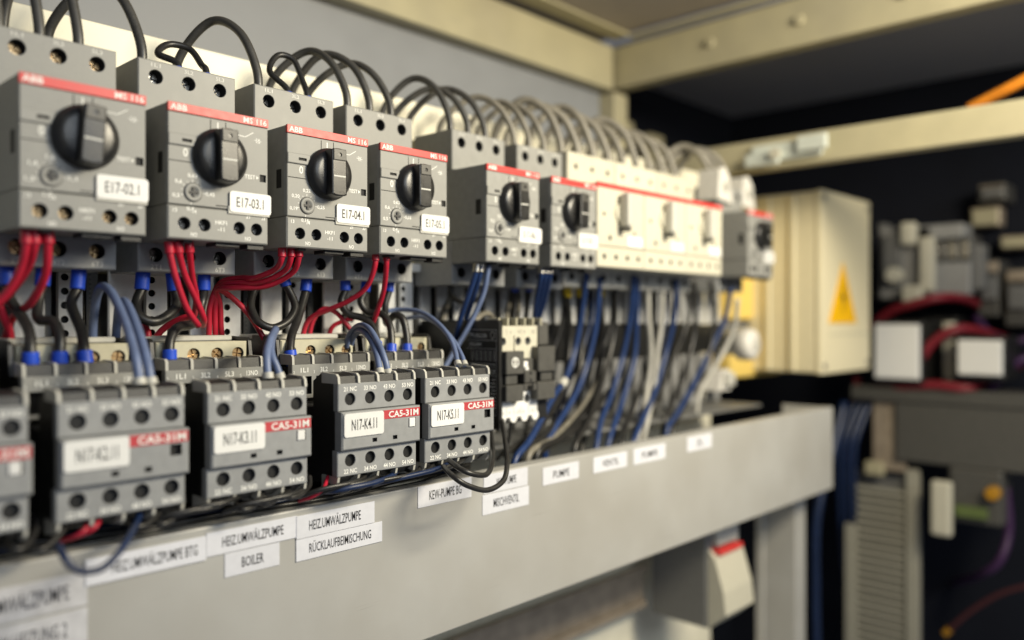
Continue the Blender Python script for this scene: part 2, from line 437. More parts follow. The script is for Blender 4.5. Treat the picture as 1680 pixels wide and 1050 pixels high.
duct_label(485, 613, 847, 885, 'HEIZ.UMWÄLZPUMPE', wf=0.66, off=0.75, pad=-0.02, lab='upper label of a pair, reading HEIZ.UMWÄLZPUMPE above RÜCKLAUFBEIMISCHUNG')
duct_label(485, 626, 886, 922, 'RÜCKLAUFBEIMISCHUNG', wf=0.72, off=0.5)
duct_label(685, 773, 799, 834, 'KEW-PUMPE BG', wf=0.60)
duct_label(793, 865, 780, 811, 'WW-PUMPE', wf=0.45, lab='cream label behind the hanging black wires')
duct_label(791, 867, 813, 846, 'MISCHVENTIL', wf=0.55, lab='cream label under the one with hanging wires')
duct_label(890, 949, 768, 797, 'PUMPE', wf=0.45)
duct_label(973, 1028, 751, 777, 'VENTIL', wf=0.5)
duct_label(1039, 1091, 737, 763, 'PUMPE', wf=0.5)
duct_label(1127, 1167, 718, 742, 'ZL', wf=0.3)

# slotted finger duct between the two rows
fd = thing('slotted_duct', 'light grey slotted plastic duct behind red wires between both device rows', 'wiring duct', (0, 0.386, 0))
part('back_strip', None, lambda b: b.box(-240, 330, 26, 28, -14, 36), M['midgrey'], fd)
part('lower_rim', None, lambda b: b.box(-240, 330, -2, 27, -15, -10, 0.6), M['finger'], fd)
part('upper_rim', None, lambda b: b.box(-240, 330, -2, 4, 29, 34, 0.6), M['finger'], fd)
def perf(b):
    rd = []
    for k in range(6):
        rd += [(2.6, -6 + k * 6.2, 1.7, 2.5), (7.4, -3 + k * 6.2, 1.7, 2.5)]
    b.panel(0, 10, -9.8, 33, 0, 3, (), [(h[0], h[1], h[2], h[3]) for h in rd[::2]], c=0.2, n=14)
def toothed(b):
    pts = [(0, -9.8), (0, 28.8)]
    z = 28.8
    while z > -9.6:
        pts += [(2.2, z - 0.2), (0.9, z - 1.2)]; z -= 2.1
    pts.append((0.9, -9.8))
    b.prism(pts, 4, 6, 'Y')
xx = -232.0
i = 0
while xx < 320:
    part('finger', 'finger', lambda b: b.box(0, 12, 0, 2.4, -9.8, 33 - 4.2, 0.5), M['finger'], fd, (xx / Q, 0, 0))
    part('inner_rib', 'rib', lambda b: b.box(0, 4.5, 9, 25, -9.8, 33, 0.3), M['midgrey'], fd, ((xx + 13) / Q, 0, 0))
    part('perforated_strip', 'perf', lambda b: perf(b), [M['finger'], M['void']], fd, ((xx + 18.5) / Q, 0.004, 0))
    part('toothed_edge', 'tooth', lambda b: toothed(b), M['black'], fd, ((xx + 30) / Q, 0, 0))
    part('dark_rib', 'drib', lambda b: b.box(0, 7, 8, 22, -9.8, 33, 0.3), M['tab'], fd, ((xx + 29.5) / Q, 0, 0))
    xx += 38.0; i += 1
fd2 = thing('slotted_duct', 'dark slotted duct behind the blue wires under the cream switches', 'wiring duct', (0, 0.392, 0))
part('back_strip', None, lambda b: b.box(332, 712, 24, 26, -76, 34), M['black'], fd2)
part('floor_strip', None, lambda b: b.box(332, 712, -40, 23, -79, -77), M['midgrey'], fd2)
part('middle_band', None, lambda b: b.box(332, 712, 2, 6, -30, -4, 0.5), M['black'], fd2)
k = 0
xx = 336.0
while xx < 706:
    part('finger', 'finger2', lambda b: b.box(0, 9, 0, 2.4, -3, 34, 0.5), M['finger'] if k % 3 else M['finger'], fd2, (xx / Q, 0, 0))
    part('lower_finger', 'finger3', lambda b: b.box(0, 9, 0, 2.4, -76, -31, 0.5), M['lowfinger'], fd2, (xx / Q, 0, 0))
    xx += 14.5; k += 1

# mounting rails
def rail(lbl, z, x0, x1, y0=412.0, m='steel'):
    r_ = thing('mounting_rail', lbl, 'mounting rail', (0, y0 / Q, z / Q), 'steel mounting rails')
    part('web', None, lambda b: b.box(x0, x1, 4, 5.2, -13, 13), M[m], r_)
    part('flange', None, lambda b: b.box(x0, x1, 0, 4, 12.2, 17.5, 0.4), M[m], r_)
    part('flange', None, lambda b: b.box(x0, x1, 0, 4, -17.5, -12.2, 0.4), M[m], r_)
    return r_
rail('tarnished brown mounting rail on the plate below the labelled duct', -229, 120, 600, 402, 'rail')

# ------------------------------------------------------------------ motor protection switches
DIALS = {0: ['1,0', '1,3', '1,4', '1,6', '1,1'], 1: ['0,4', '0,5', '0,6', '0,63', '0,45'],
         2: ['0,16', '0,19', '0,20', '0,22', '0,25'], 3: ['0,4', '0,5', '0,6', '0,63', '0,55'],
         4: ['1,6', '2,0', '2,2', '2,5', '1,8'], 5: ['2,5', '3,0', '3,4', '4,0', '2,8']}
def knob_dial(b):
    b.lathe([(0, 0.2), (11.9, 0.2), (12.1, -0.8), (12.0, -1.6), (11.4, -1.9), (11.1, -3.0), (10.2, -3.9), (8, -4.5), (0, -4.7)], 0, 0, 44)
def knob_grip(b):
    r = 11.1; w2 = 4.1
    a = math.asin(w2 / r); pts = []
    for k in range(9):
        t = math.pi / 2 - a + 2 * a * k / 8; pts.append((r * math.cos(t), r * math.sin(t)))
    for k in range(9):
        t = -math.pi / 2 - a + 2 * a * k / 8; pts.append((r * math.cos(t), r * math.sin(t)))
    b2 = MB(); b2.prism(pts, -3.4, -9.0, 'Y')
    es = [e for e in b2.bm.edges if all(abs(v.co.y + 9.0) < 1e-4 for v in e.verts)]
    bmesh.ops.bevel(b2.bm, geom=es, offset=0.7, segments=2, profile=0.5, affect='EDGES')
    b._merge(b2.bm, 0)
def ms_print(b, nums, y=-0.06):
    b.line([(21.4, 79.5), (21.4, 83.0)], 0.55, y)                            # I
    b.text('0', 7.4, 68.4, 3.3, y, wfit=2.0, bold=0.012)                      # 0
    b.line([(29.5, 79.4), (34.0, 79.0), (37.8, 81.4)], 0.3, y)                # contact symbol
    b.line([(38.2, 78.2), (41.6, 77.9)], 0.28, y); b.line([(39.2, 79.2), (39.2, 77.0)], 0.28, y)
    b.line([(39.9, 79.0), (40.9, 77.0)], 0.28, y); b.line([(39.9, 77.0), (40.9, 79.0)], 0.28, y)
    b.text('TEST', 36.2, 62.0, 1.7, y, wfit=5.0, bold=0.015)
    b.quad([(39.2, y, 61.2), (40.3, y, 62.0), (39.2, y, 62.8)])
    cx, cz = 10.6, 52.4
    for k, (a, s) in enumerate(zip((-100, 195, 145, 92, 0), nums)):
        ca, sa = math.cos(R(a)), math.sin(R(a))
        b.line([(cx + 4.3 * ca, cz + 4.3 * sa), (cx + 5.3 * ca, cz + 5.3 * sa)], 0.25, y)
        rx = 7.4 if abs(ca) > 0.5 else 6.6
        b.text(s, cx + rx * ca, cz + 6.9 * sa, 1.5, y, wfit=1.02 * len(s), bold=0.02)
    for a in (170, 120, 65, 35): 
        ca, sa = math.cos(R(a)), math.sin(R(a)); b.line([(cx + 4.3 * ca, cz + 4.3 * sa), (cx + 5.0 * ca, cz + 5.0 * sa)], 0.22, y)
def aux_print(b, y=-0.06):
    b.text('13', 3.0, 44.6, 1.5, y, wfit=1.7, bold=0.02); b.text('14', 11.2, 44.6, 1.5, y, wfit=1.7, bold=0.02)
    b.text('NO', 11.0, 35.1, 1.6, y, wfit=2.8, bold=0.02)
    b.text('HKF1', 22.9, 41.0, 1.6, y, wfit=5.2, bold=0.02); b.text('-11', 22.9, 38.2, 1.6, y, wfit=3.0, bold=0.02)
    b.text('21', 35.2, 44.6, 1.5, y, wfit=1.8, bold=0.02); b.text('22', 42.6, 44.6, 1.5, y, wfit=1.8, bold=0.02); b.text('NO', 35.2, 35.1, 1.6, y, wfit=2.8, bold=0.02)
def rrect(x0, x1, z0, z1, r, n=4):
    pts = []
    for cx, cz, a0 in ((x1 - r, z1 - r, 0), (x0 + r, z1 - r, 90), (x0 + r, z0 + r, 180), (x1 - r, z0 + r, 270)):
        for k in range(n + 1):
            a = R(a0 + 90 * k / n); pts.append((cx + r * math.cos(a), cz + r * math.sin(a)))
    return pts

MS = 'grey motor protection switches with black knobs'
def motor_switch(i, x, dz, code, label, screws='steel', tag_ok=True):
    t = thing('motor_protection_switch', label, 'circuit breaker', (x, 0.328, dz), MS)
    part('housing', 'ms_housing', lambda b: b.box(0, 45, 1.1, 62, 46.8, 88, 0.7, seg=2), M['grey'], t)
    part('rear_housing', 'ms_rear', lambda b: b.box(0.9, 44.1, 62.2, 91, 21.8, 111, 0.8), M['beige'], t)
    hz = [(7.8, 105.0, 3.2), (22.5, 105.0, 3.2), (37.2, 105.0, 3.2)]
    up = part('upper_terminal_block', 'ms_up', lambda b: b.panel(0.15, 44.85, 88.3, 112, 28.5, 62, (), hz, depth=8.5, c=0.5), [M['grey'], M['void']], t)
    part('lettering', 'ms_up_t', lambda b: [b.text(s, xx, 110.0, 1.6, 28.44, wfit=4.2, bold=0.02) for s, xx in (('1L1', 7.8), ('3L2', 22.5), ('5L3', 37.2))], M['printg'], up)
    hb = [(7.8, 28.2, 3.3), (22.5, 28.2, 3.3), (37.2, 28.2, 3.3)]
    lo = part('lower_terminal_block', 'ms_lo', lambda b: b.panel(0.15, 44.85, 20.8, 46.5, 28.5, 62, (), hb, depth=8.5, c=0.5), [M['greyblue'], M['void']], t)
    part('lettering', 'ms_lo_t', lambda b: [b.text(s, xx, 22.9, 2.0, 28.44, wfit=4.6, bold=0.02) for s, xx in (('2T1', 7.8), ('4T2', 22.5), ('6T3', 37.2))], M['printg'], lo)
    rr = random.Random(i * 11 + 3)
    for h in hz + hb: screw(t, h[0], 28.5 + 6.4, h[1], 2.75, screws, rr.uniform(0, 1.5))
    fp = part('front_panel', 'ms_front', lambda b: b.panel(0.2, 44.8, 47.0, 84.3, 0, 1.4,
              [(18.0, 18.35, 77, 83.6, 0.7), (24.8, 25.15, 77, 83.6, 0.7), (0.6, 10.2, 64.4, 64.75, 0.6), (40.9, 43.9, 60.4, 63.6, 0.95), (20.5, 27.5, 47.9, 48.25, 0.8)],
              (), depth=1.0, c=0.3), [M['grey'], M['void']], t)
    part('printed_marking', ('ms_print', i), lambda b: ms_print(b, DIALS[i]), M['printw'], fp)
    ax = [(6.9, 39.4, 2.75), (15.6, 39.4, 2.75), (31.2, 39.4, 2.75), (39.4, 39.4, 2.75)]
    ab = part('auxiliary_block', 'ms_aux', lambda b: b.panel(0, 45, 33, 46.6, 0, 28.2, (), ax, depth=7.5, c=0.6), [M['grey'], M['void']], t)
    part('lettering', 'ms_aux_t', lambda b: aux_print(b), M['printw'], ab)
    for h in ax: screw(t, h[0], 5.6, h[1], 2.35, screws, rr.uniform(0, 1.5))
    rs = part('red_stripe', 'ms_red', lambda b: b.box(0.1, 44.9, -0.3, 1.2, 84.5, 88.1, 0.12), M['red'], t)
    part('lettering', 'ms_red_t', lambda b: (b.text('ABB', 1.0, 86.3, 2.3, -0.36, wfit=7.0, align='L', bold=0.025), b.text('MS 116', 44.0, 86.3, 2.3, -0.36, wfit=11.0, align='R', bold=0.012)), M['printw'], rs)
    lt = part('lever_tab', 'ms_tab', lambda b: b.panel(0, 11.8, 70.9, 75.6, -0.9, 0.6, [(5.6, 9.8, 72.5, 73.8, 0.7)], (), c=0.3), [M['grey'], M['void']], t)
    d = part('current_dial', 'ms_dial', lambda b: b.lathe([(0, -0.15), (1.9, -0.15), (2.2, -0.7), (3.6, -0.7), (3.75, -0.5), (3.75, 0.2), (0, 0.2)], 10.6, 52.4, 28), M['grey'], t)
    part('dial_rim', 'ms_rim', lambda b: b.ring(10.6, 52.4, 3.75, 4.1, -0.07), M['ink'], d)
    part('dial_slot', 'ms_slot', lambda b: (b.box(8.6, 12.6, -0.85, -0.3, 51.95, 52.85), b.box(10.15, 11.05, -0.84, -0.29, 50.4, 54.4)), M['ink'], d).rotation_euler = (0, 0, 0)
    kb = part('rotary_knob', 'ms_knob', knob_dial, M['knob'], t, (0.0222, 0, 0.0682))
    kb.rotation_euler = (0, R(rr.uniform(-4, 4)), 0)
    g = part('grip', 'ms_grip', knob_grip, M['knob'], kb)
    part('indicator_tab', 'ms_ind', lambda b: b.panel(-3.5, 3.5, 5.4, 10.7, -9.5, -8.8, (), [(0, 8.0, 1.0, 0.6)], c=0.3, n=12), [M['tab'], M['void']], kb)
    part('pointer_line', 'ms_ptr', lambda b: b.box(-3.2, 3.2, -9.12, -8.8, -2.2, -1.5), M['printg'], kb)
    part('side_slot', 'ms_side', lambda b: b.box(-0.12, 0.3, 4.5, 8.5, 60, 68.5), M['void'], t)
    part('side_screw', 'ms_sscrew', lambda b: b.lathe([(0, -0.2), (0.9, -0.2), (1.1, -0.9), (2.2, -0.9), (2.3, 0.2), (0, 0.2)], 38, 68, 16, axis='X'), M['black'], t)
    part('latch', 'ms_latch', lambda b: (b.box(22, 33, 3, 12, 31.2, 33.1, 0.3), b.box(36, 44, 2, 9, 30.6, 33.1, 0.3), b.box(8, 12, 3, 9, 31.8, 33.1, 0.3)), M['black'], t)
    part('tag_holder', 'ms_holder', lambda b: b.box(25.8, 45.3, -0.7, 0.2, 45.1, 48.5, 0.2), M['fin'], t)
    nt = part('name_tag', 'ms_tag', lambda b: b.prism(rrect(26.2, 45.6, 46.1, 55.0, 1.3), -1.0, -0.72, 'Y'), M['white'], t)
    nt.rotation_euler = (0, R(rr.uniform(-0.7, 0.5)), 0)
    part('lettering', ('ms_tag_t', code), lambda b: b.text(code, 35.6, 50.5, 4.1, -1.06, wfit=12.8, bold=0.008), M['ink'], nt)
    return t
X02 = [0.0950, 0.1485, 0.2028, 0.2552, 0.3300, 0.3862]
codes = ['E17-02.1', 'E17-03.1', 'E17-04.1', 'E17-05.1', 'E17-06.1', 'E17-07.1']
ms_lab = ['grey motor protection switch tagged E17-02.1 with three red wires below it',
          'grey motor protection switch with black knob tagged E17-03.1',
          'grey motor protection switch with black knob tagged E17-04.1',
          'grey motor protection switch tagged E17-05.1 above two red wires',
          'grey motor protection switch tagged E17-06.1 with its whole charcoal side showing',
          'grey motor protection switch tagged E17-07.1 touching the cream switches']
for i in range(6):
    motor_switch(i, X02[i], 0.0, codes[i], ms_lab[i], 'brass' if i in (0,) else 'steel')
DIALS[6] = DIALS[5]
motor_switch(6, 0.640, 0.004, 'E17-11.1', 'lone grey motor protection switch next to the cream cover with warning triangle', 'steel')

# cream switches
def cream_switch(i, x, label):
    t = thing('cream_motor_switch', label, 'circuit breaker', (x, 0.328, 0.002), 'cream motor switches with grey handles')
    part('housing', 'cs_h', lambda b: b.box(0, 54, 1.1, 62, 47, 88, 0.7, seg=2), M['cream'], t)
    part('rear_housing', 'cs_r', lambda b: b.box(0.9, 53, 62.2, 91, 21.8, 111, 0.8), M['cream'], t)
    hz = [(9, 102.5, 1.9), (27, 102.5, 1.9), (45, 102.5, 1.9)]
    part('upper_terminal_block', 'cs_u', lambda b: b.panel(0.15, 53.85, 88.3, 112, 25, 62, (), hz, depth=7, c=0.6), [M['cream'], M['void']], t)
    part('lower_terminal_block', 'cs_l', lambda b: b.panel(0.15, 53.85, 20.8, 46.5, 28.5, 62, (), [(9, 28, 3), (27, 28, 3), (45, 28, 3)], depth=7, c=0.6), [M['fin'], M['void']], t)
    part('front_panel', 'cs_f', lambda b: b.panel(0.15, 53.85, 47, 85.4, 0, 1.4, [(6, 8.5, 67, 69, 1.0), (41, 43, 56, 58.5, 1.0)], [(14, 52.5, 1.8, 1.0)], c=0.4), [M['cream'], M['void']], t)
    part('auxiliary_block', 'cs_a', lambda b: b.panel(0.05, 53.95, 33, 46.6, 0.2, 28.2, (), [(8, 40, 1.9), (21, 40, 1.9), (34, 40, 1.9), (47, 40, 1.9)], depth=6, c=0.6), [M['cream'], M['void']], t)
    part('red_stripe', 'cs_red', lambda b: b.box(0.05, 53.95, -0.3, 1.2, 85.6, 88.6, 0.12), M['red'], t)
    hd = part('handle', 'cs_hd', lambda b: b.box(22.6, 28.6, -9, -1.5, 60, 83, 1.8, seg=2), M['fin'], t)
    part('handle_base', 'cs_hb', lambda b: b.cyl(25.6, 70, 6.5, -1.6, 0.1, 28, c=0.5), M['cream'], hd)
    part('handle_tip', 'cs_ht', lambda b: b.box(22.9, 28.3, -7.6, -1.6, 57.4, 60.2, 0.8), M['tab'], hd)
    part('name_tag', 'cs_tag', lambda b: b.prism(rrect(33, 51, 48, 55, 1.0), -0.6, -0.1, 'Y'), M['white'], t)
    return t
for i, lb in enumerate(('cream motor switch with grey handle, touching the grey switch tagged E17-07.1', 'cream motor switch between two other cream motor switches',
                        'cream motor switch at the end of its row, farthest along the rail')):
    cream_switch(i, 0.4325 + i * 0.0545, lb)

# ------------------------------------------------------------------ contactors and auxiliary blocks
def fins(b, xs, prof, w=1.2):
    for x in xs: b.prism(prof, x, x + w, 'X')
def contactor(x, label, scr):
    t = thing('contactor', label, 'contactor', (x, 0.300, 0), 'black contactors with printed terminal strips')
    part('body', 'ct_body', lambda b: b.prism([(41, -22), (41, -86), (104, -86), (104, -10), (62, -10), (52, -22)], 0.4, 44.6, 'X'), M['black'], t)
    st = part('terminal_strip', 'ct_strip', lambda b: b.panel(0, 45, -37, -21, 38, 41.5, [(2.2 + k * 10.9, 10.6 + k * 10.9, -35, -26.6, 3.0) for k in range(4)], (), c=0.25), [M['grey'], M['void']], t)
    part('lettering', 'ct_txt', lambda b: [(b.text(s, 6.6 + k * 10.9, -23.6, 2.1, 37.9, wfit=1.4 * len(s), bold=0.02), b.text(str(k + 2), 1.0 + k * 10.9, -24.6, 1.4, 37.9)) for k, s in enumerate(('1L1', '3L2', '5L3', '13NO'))], M['printw'], st)
    part('wire_entry', 'ct_cell', lambda b: [b.prism([(38.6, -21.2), (39.2, -16.8), (47, -16.4), (47, -21.2)], 1.4 + k * 10.9, 10.4 + k * 10.9, 'X') for k in range(4)], M['black'], t)
    for k in range(5):
        part('barrier', 'ct_fin', lambda b: b.prism([(38.0, -21), (38.2, -17.4), (39.2, -16.3), (49.5, -16.0), (49.5, -21)], 0, 1.2, 'X'), M['fin'], t, ((0.1 + k * 10.9) / Q, 0, 0))
    rd = [(7.0, -15.2, 2.9, 3.2), (18.0, -15.2, 2.9, 3.2), (29.0, -15.2, 2.9, 3.2), (39.0, -15.2, 2.9, 3.2)]
    part('terminal_cover', 'ct_cover', lambda b: b.panel(1.5, 43.5, -21.8, -9.6, 50, 61, (), rd, c=0.6), [M['beige'], M['void']], t)
    for k, h in enumerate(rd): screw(t, h[0], 52.4, h[1], 2.4, scr, 0.3 + k)
    part('end_cheek', 'ct_cheek', lambda b: b.prism([(48, -21), (50, -9.5), (51.5, -8), (72, -7.4), (72, -21)], 0, 1.6, 'X'), M['black'], t, (0.0440, 0, 0))
    part('end_cheek', 'ct_cheek', None, None, t, (-0.0012, 0, 0))
    part('top_cap', 'ct_top', lambda b: b.box(2, 43, 62.5, 102, -9.8, -7.2, 0.6), M['fin'], t)
    return t
BANDZ = (-57.0, -40.2)
def aux_block(x, dz, code, label, window, scr, tagged=True):
    t = thing('auxiliary_contact_block', label, 'contact block', (x, 0.300, dz), 'auxiliary contact blocks with red print')
    part('body', 'ab_body', lambda b: b.prism([(3, -27.8), (3.6, -25.2), (8, -23.8), (15, -23.6), (21.5, -27.5), (21.5, -72.6), (9, -72.6), (3, -68.6)], 0.5, 44.0, 'X'), M['black'], t)
    hu = [(6.4 + k * 10.9, -34.9, 2.9) for k in range(4)]
    hl = [(6.2 + k * 10.9, -61.8, 2.9) for k in range(4)]
    part('rear_foot', 'ab_foot', lambda b: b.box(2, 43, 21.7, 40.5, -71, -39, 0.6), M['black'], t)
    us = part('upper_terminal_strip', 'ab_us', lambda b: b.panel(0, 44, -40, -28, 1.6, 5, (), hu, depth=8.5, c=0.35), [M['greyblue'], M['void']], t)
    part('lettering', 'ab_ut', lambda b: [b.text(s, 6.4 + k * 10.9, -30.4, 1.85, 1.54, wfit=7.0, bold=0.022) for k, s in enumerate(('21 NC', '33 NO', '43 NO', '53 NO'))], M['printw'], us)
    ls = part('lower_terminal_strip', 'ab_ls', lambda b: b.panel(-0.6, 44, -68.6, -57.2, 1.2, 5, (), hl, depth=8.5, c=0.35), [M['greyblue'], M['void']], t)
    part('lettering', 'ab_lt', lambda b: [b.text(s, 6.2 + k * 10.9, -66.5, 1.85, 1.14, wfit=7.0, bold=0.022) for k, s in enumerate(('22 NC', '34 NO', '44 NO', '54 NO'))], M['printw'], ls)
    bd = part('label_band', 'ab_band', lambda b: b.panel(0.1, 44.6, BANDZ[0], BANDZ[1], -1.3, 4,
              [(37.2, 41.6, -49.8, -45.6, 2.0), (16.4, 19.0, -54.6, -52.8, 1.5), (28.0, 30.6, -54.6, -52.8, 1.5)], (), c=0.7), [M['greyblue'], M['void']], t)
    rs = part('red_stripe', 'ab_red', lambda b: b.box(22.6, 44.0, -1.5, -1.0, -45.0, -41.0, 0.08), M['dred'], t)
    part('lettering', 'ab_redt', lambda b: b.text('CA5-31M', 34.2, -43.0, 2.7, -1.57, wfit=17.6, bold=0.022), M['printw'], rs)
    if window == 'white':
        part('indicator_window', 'ab_win', lambda b: b.box(37.4, 40.9, -1.9, 0.5, -49.7, -45.7, 0.15), M['white'], t)
    for k in range(5):
        part('barrier', 'ab_fin', lambda b: b.prism([(1.4, -28), (1.8, -25.0), (3.2, -23.7), (14, -23.2), (14, -28)], 0, 1.15, 'X'), M['fin'], t, ((-0.05 + k * 10.72) / Q, 0, 0))
        part('lower_barrier', 'ab_fin2', lambda b: b.prism([(1.6, -68.7), (2.2, -71.0), (4.0, -72.6), (14, -74.2), (14, -68.7)], 0, 1.15, 'X'), M['fin'], t, ((-0.05 + k * 10.72) / Q, 0, 0))
    part('wire_entry', 'ab_cell', lambda b: [b.prism([(2.6, -28), (3.2, -24.8), (12, -23.7), (12, -28)], 1.1 + k * 10.72, 10.67 + k * 10.72, 'X') for k in range(4)], M['black'], t)
    rr = random.Random(int(x * 1e4))
    for h in hu + hl: screw(t, h[0], 6.6 if (h in hl) else 7.0, h[1], 2.4, scr if rr.random() < 0.6 else 'steel', rr.uniform(0, 1.5))
    if tagged:
        nt = part('name_tag', 'ab_tag', lambda b: b.prism(rrect(0.9, 22.4, -51.2, -40.9, 1.2), -1.9, -1.32, 'Y'), M['white'], t)
        part('lettering', ('ab_tt', code), lambda b: b.text(code, 11.6, -46.0, 4.6, -1.96, wfit=13.8, bold=0.008), M['ink'], nt)
    return t
KX = [0.0462, 0.0990, 0.1521, 0.2118, 0.2618]
kc = ['N17-K1.11', 'N17-K2.11', 'N17-K3.11', 'N17-K4.11', 'N17-K5.11']
kl = ['grey auxiliary contact block cut off by the photo edge, beside the one tagged N17-K2.11',
      'grey auxiliary contact block tagged N17-K2.11 with dark square window',
      'grey auxiliary contact block tagged N17-K3.11 with white square window',
      'grey auxiliary contact block tagged N17-K4.11 with white square window',
      'grey auxiliary contact block tagged N17-K5.11 with dark square window']
for i in range(5):
    aux_block(KX[i], 0, kc[i], kl[i], 'white' if i in (0, 2, 3) else 'dark', 'brass' if i < 3 else 'steel')
    contactor(KX[i], 'black contactor behind the auxiliary block tagged ' + kc[i] if i else 'black contactor behind the auxiliary block cut off by the photo edge', 'brass')

# small black contactor with the white terminal plates
mo = thing('small_contactor', 'small black contactor with white terminal plates and printed side', 'contactor', (0.3367, 0.324, 0))
part('body', None, lambda b: b.box(0, 45, 6, 76, -60, 0, 1.2, seg=2), M['black'], mo)
part('side_rim', None, lambda b: b.prism([(0, -1.5), (1.5, 0), (8, 0), (8, -62), (1.5, -62), (0, -60.5)], -0.6, 2.0, 'X'), M['black'], mo)
part('upper_terminal_plate', None, lambda b: b.panel(2.4, 35, -22.5, -3.4, 2.6, 6.5, [(14.2, 15.0, -21, -9, 1.5)], [(3.9 + 1.6, -12.4, 2.4, 3), (14.5 + 3.6, -12.4, 2.5, 3), (26.5, -12.4, 2.5, 3)], c=0.3), [M['cream'], M['midgrey']], mo)
part('lower_terminal_plate', None, lambda b: (b.panel(2.4, 35, -56.5, -41, 2.6, 6.5, (), [(14.6, -46.4, 2.7, 3), (25.8, -46.0, 2.7, 3)], c=0.3),
     [b.lathe([(0, 2.7), (3.0, 2.7), (3.0, 6.4), (0, 6.4)], 5 + k * 9.4, -56.4, 16, smooth=False) for k in range(4)]), [M['white'], M['midgrey']], mo)
for k in range(6):
    part('top_barrier', 'mo_fin', lambda b: b.box(0, 1.2, 2, 12, -3.4, 1.2, 0.3), M['fin'] if False else M['beige'], mo, ((1.4 + k * 7.2) / Q, 0, 0))
for nm, a in (('upper_clamp', (2.2, 17.2, -3.2, 3, -31, -17.8)), ('upper_clamp', (29.5, 44.8, -3.2, 3, -30.5, -15.6)), ('lower_clamp', (2.2, 16.8, -3.2, 3, -46.5, -37.2)),
              ('lower_clamp', (28.5, 44.9, -3.2, 3, -47.0, -36.4)), ('side_block', (4.0, 13.5, -1.2, 3, -37.0, -31.2)), ('side_block', (34.0, 44.4, -1.2, 3, -36.2, -30.7)),
              ('armature_cover', (18.4, 28.6, -2.4, 3, -36.6, -29.6)), ('armature_foot', (17.8, 21.0, -2.4, 3, -41.4, -37.0)), ('armature_foot', (26.0, 29.0, -2.4, 3, -41.4, -37.0)),
              ('armature_bridge', (21.0, 26.0, -1.6, 3, -38.6, -37.0)), ('middle_plate', (17.2, 29.5, 0.6, 5, -30.9, -22.4))):
    part(nm, None, lambda b, a=a: b.box(*a[:4], a[4], a[5], 0.5), M['tab'], mo)
part('armature_slot', None, lambda b: (b.box(22.6, 24.4, -2.5, 0, -31.8, -29.9), b.box(22.6, 24.4, -2.5, 0, -36.2, -34.0)), M['void'], mo)
part('indicator_flag', None, lambda b: (b.box(18.6, 22.6, -1.2, 0.8, -27.6, -24.0, 0.3), b.box(21, 24, -0.6, 0.8, -29.4, -27.4, 0.3)), M['white'], mo)
part('right_cheek', None, lambda b: b.box(35.6, 44.8, 2.2, 7, -15, -1.2, 0.5), M['tab'], mo)
part('lower_cheek', None, lambda b: b.box(35.6, 44.8, 3.2, 7, -59, -47.5, 0.5), M['black'], mo)
part('emblem', None, lambda b: (b.ring(9.4, -24.2, 2.3, 3.0, -3.27), b.ring(9.4, -23.0, 0.5, 1.0, -3.27, 12), b.ring(9.4, -25.2, 0.6, 1.2, -3.27, 12), b.line([(8.0, -26.4), (10.8, -26.4)], 0.4, -3.27), b.line([(9.4, -21.8), (9.4, -22.2)], 0.5, -3.27)), M['printw'], mo)
part('lettering', None, lambda b: ([b.text(s, x_, -6.9, 1.7, 2.52) for s, x_ in (('1', 4.0), ('3', 11.6), ('13', 19.0), ('5', 23.6), ('13', 30.6))],
     [b.line([(x_, -8.2), (x_, -5.2)], 0.2, 2.52) for x_ in (8.2, 21.4, 32.4)], [b.text(s, x_, -53.4, 1.9, 2.52) for s, x_ in (('11', 5), ('4', 10.6), ('12', 18.2), ('6', 22.4), ('12', 30.4))],
     [b.line([(x_, -55), (x_, -51)], 0.25, 2.52) for x_ in (8, 14.4, 20.4, 27, 33.5)]), M['ink'], mo)
SIDE = Matrix(((0, 1, 0, -0.66), (-1, 0, 0, 0), (0, 0, 1, 0), (0, 0, 0, 1)))   # (x,y,z) -> (-0.66+y, -x, z): reads on the face that looks towards -X
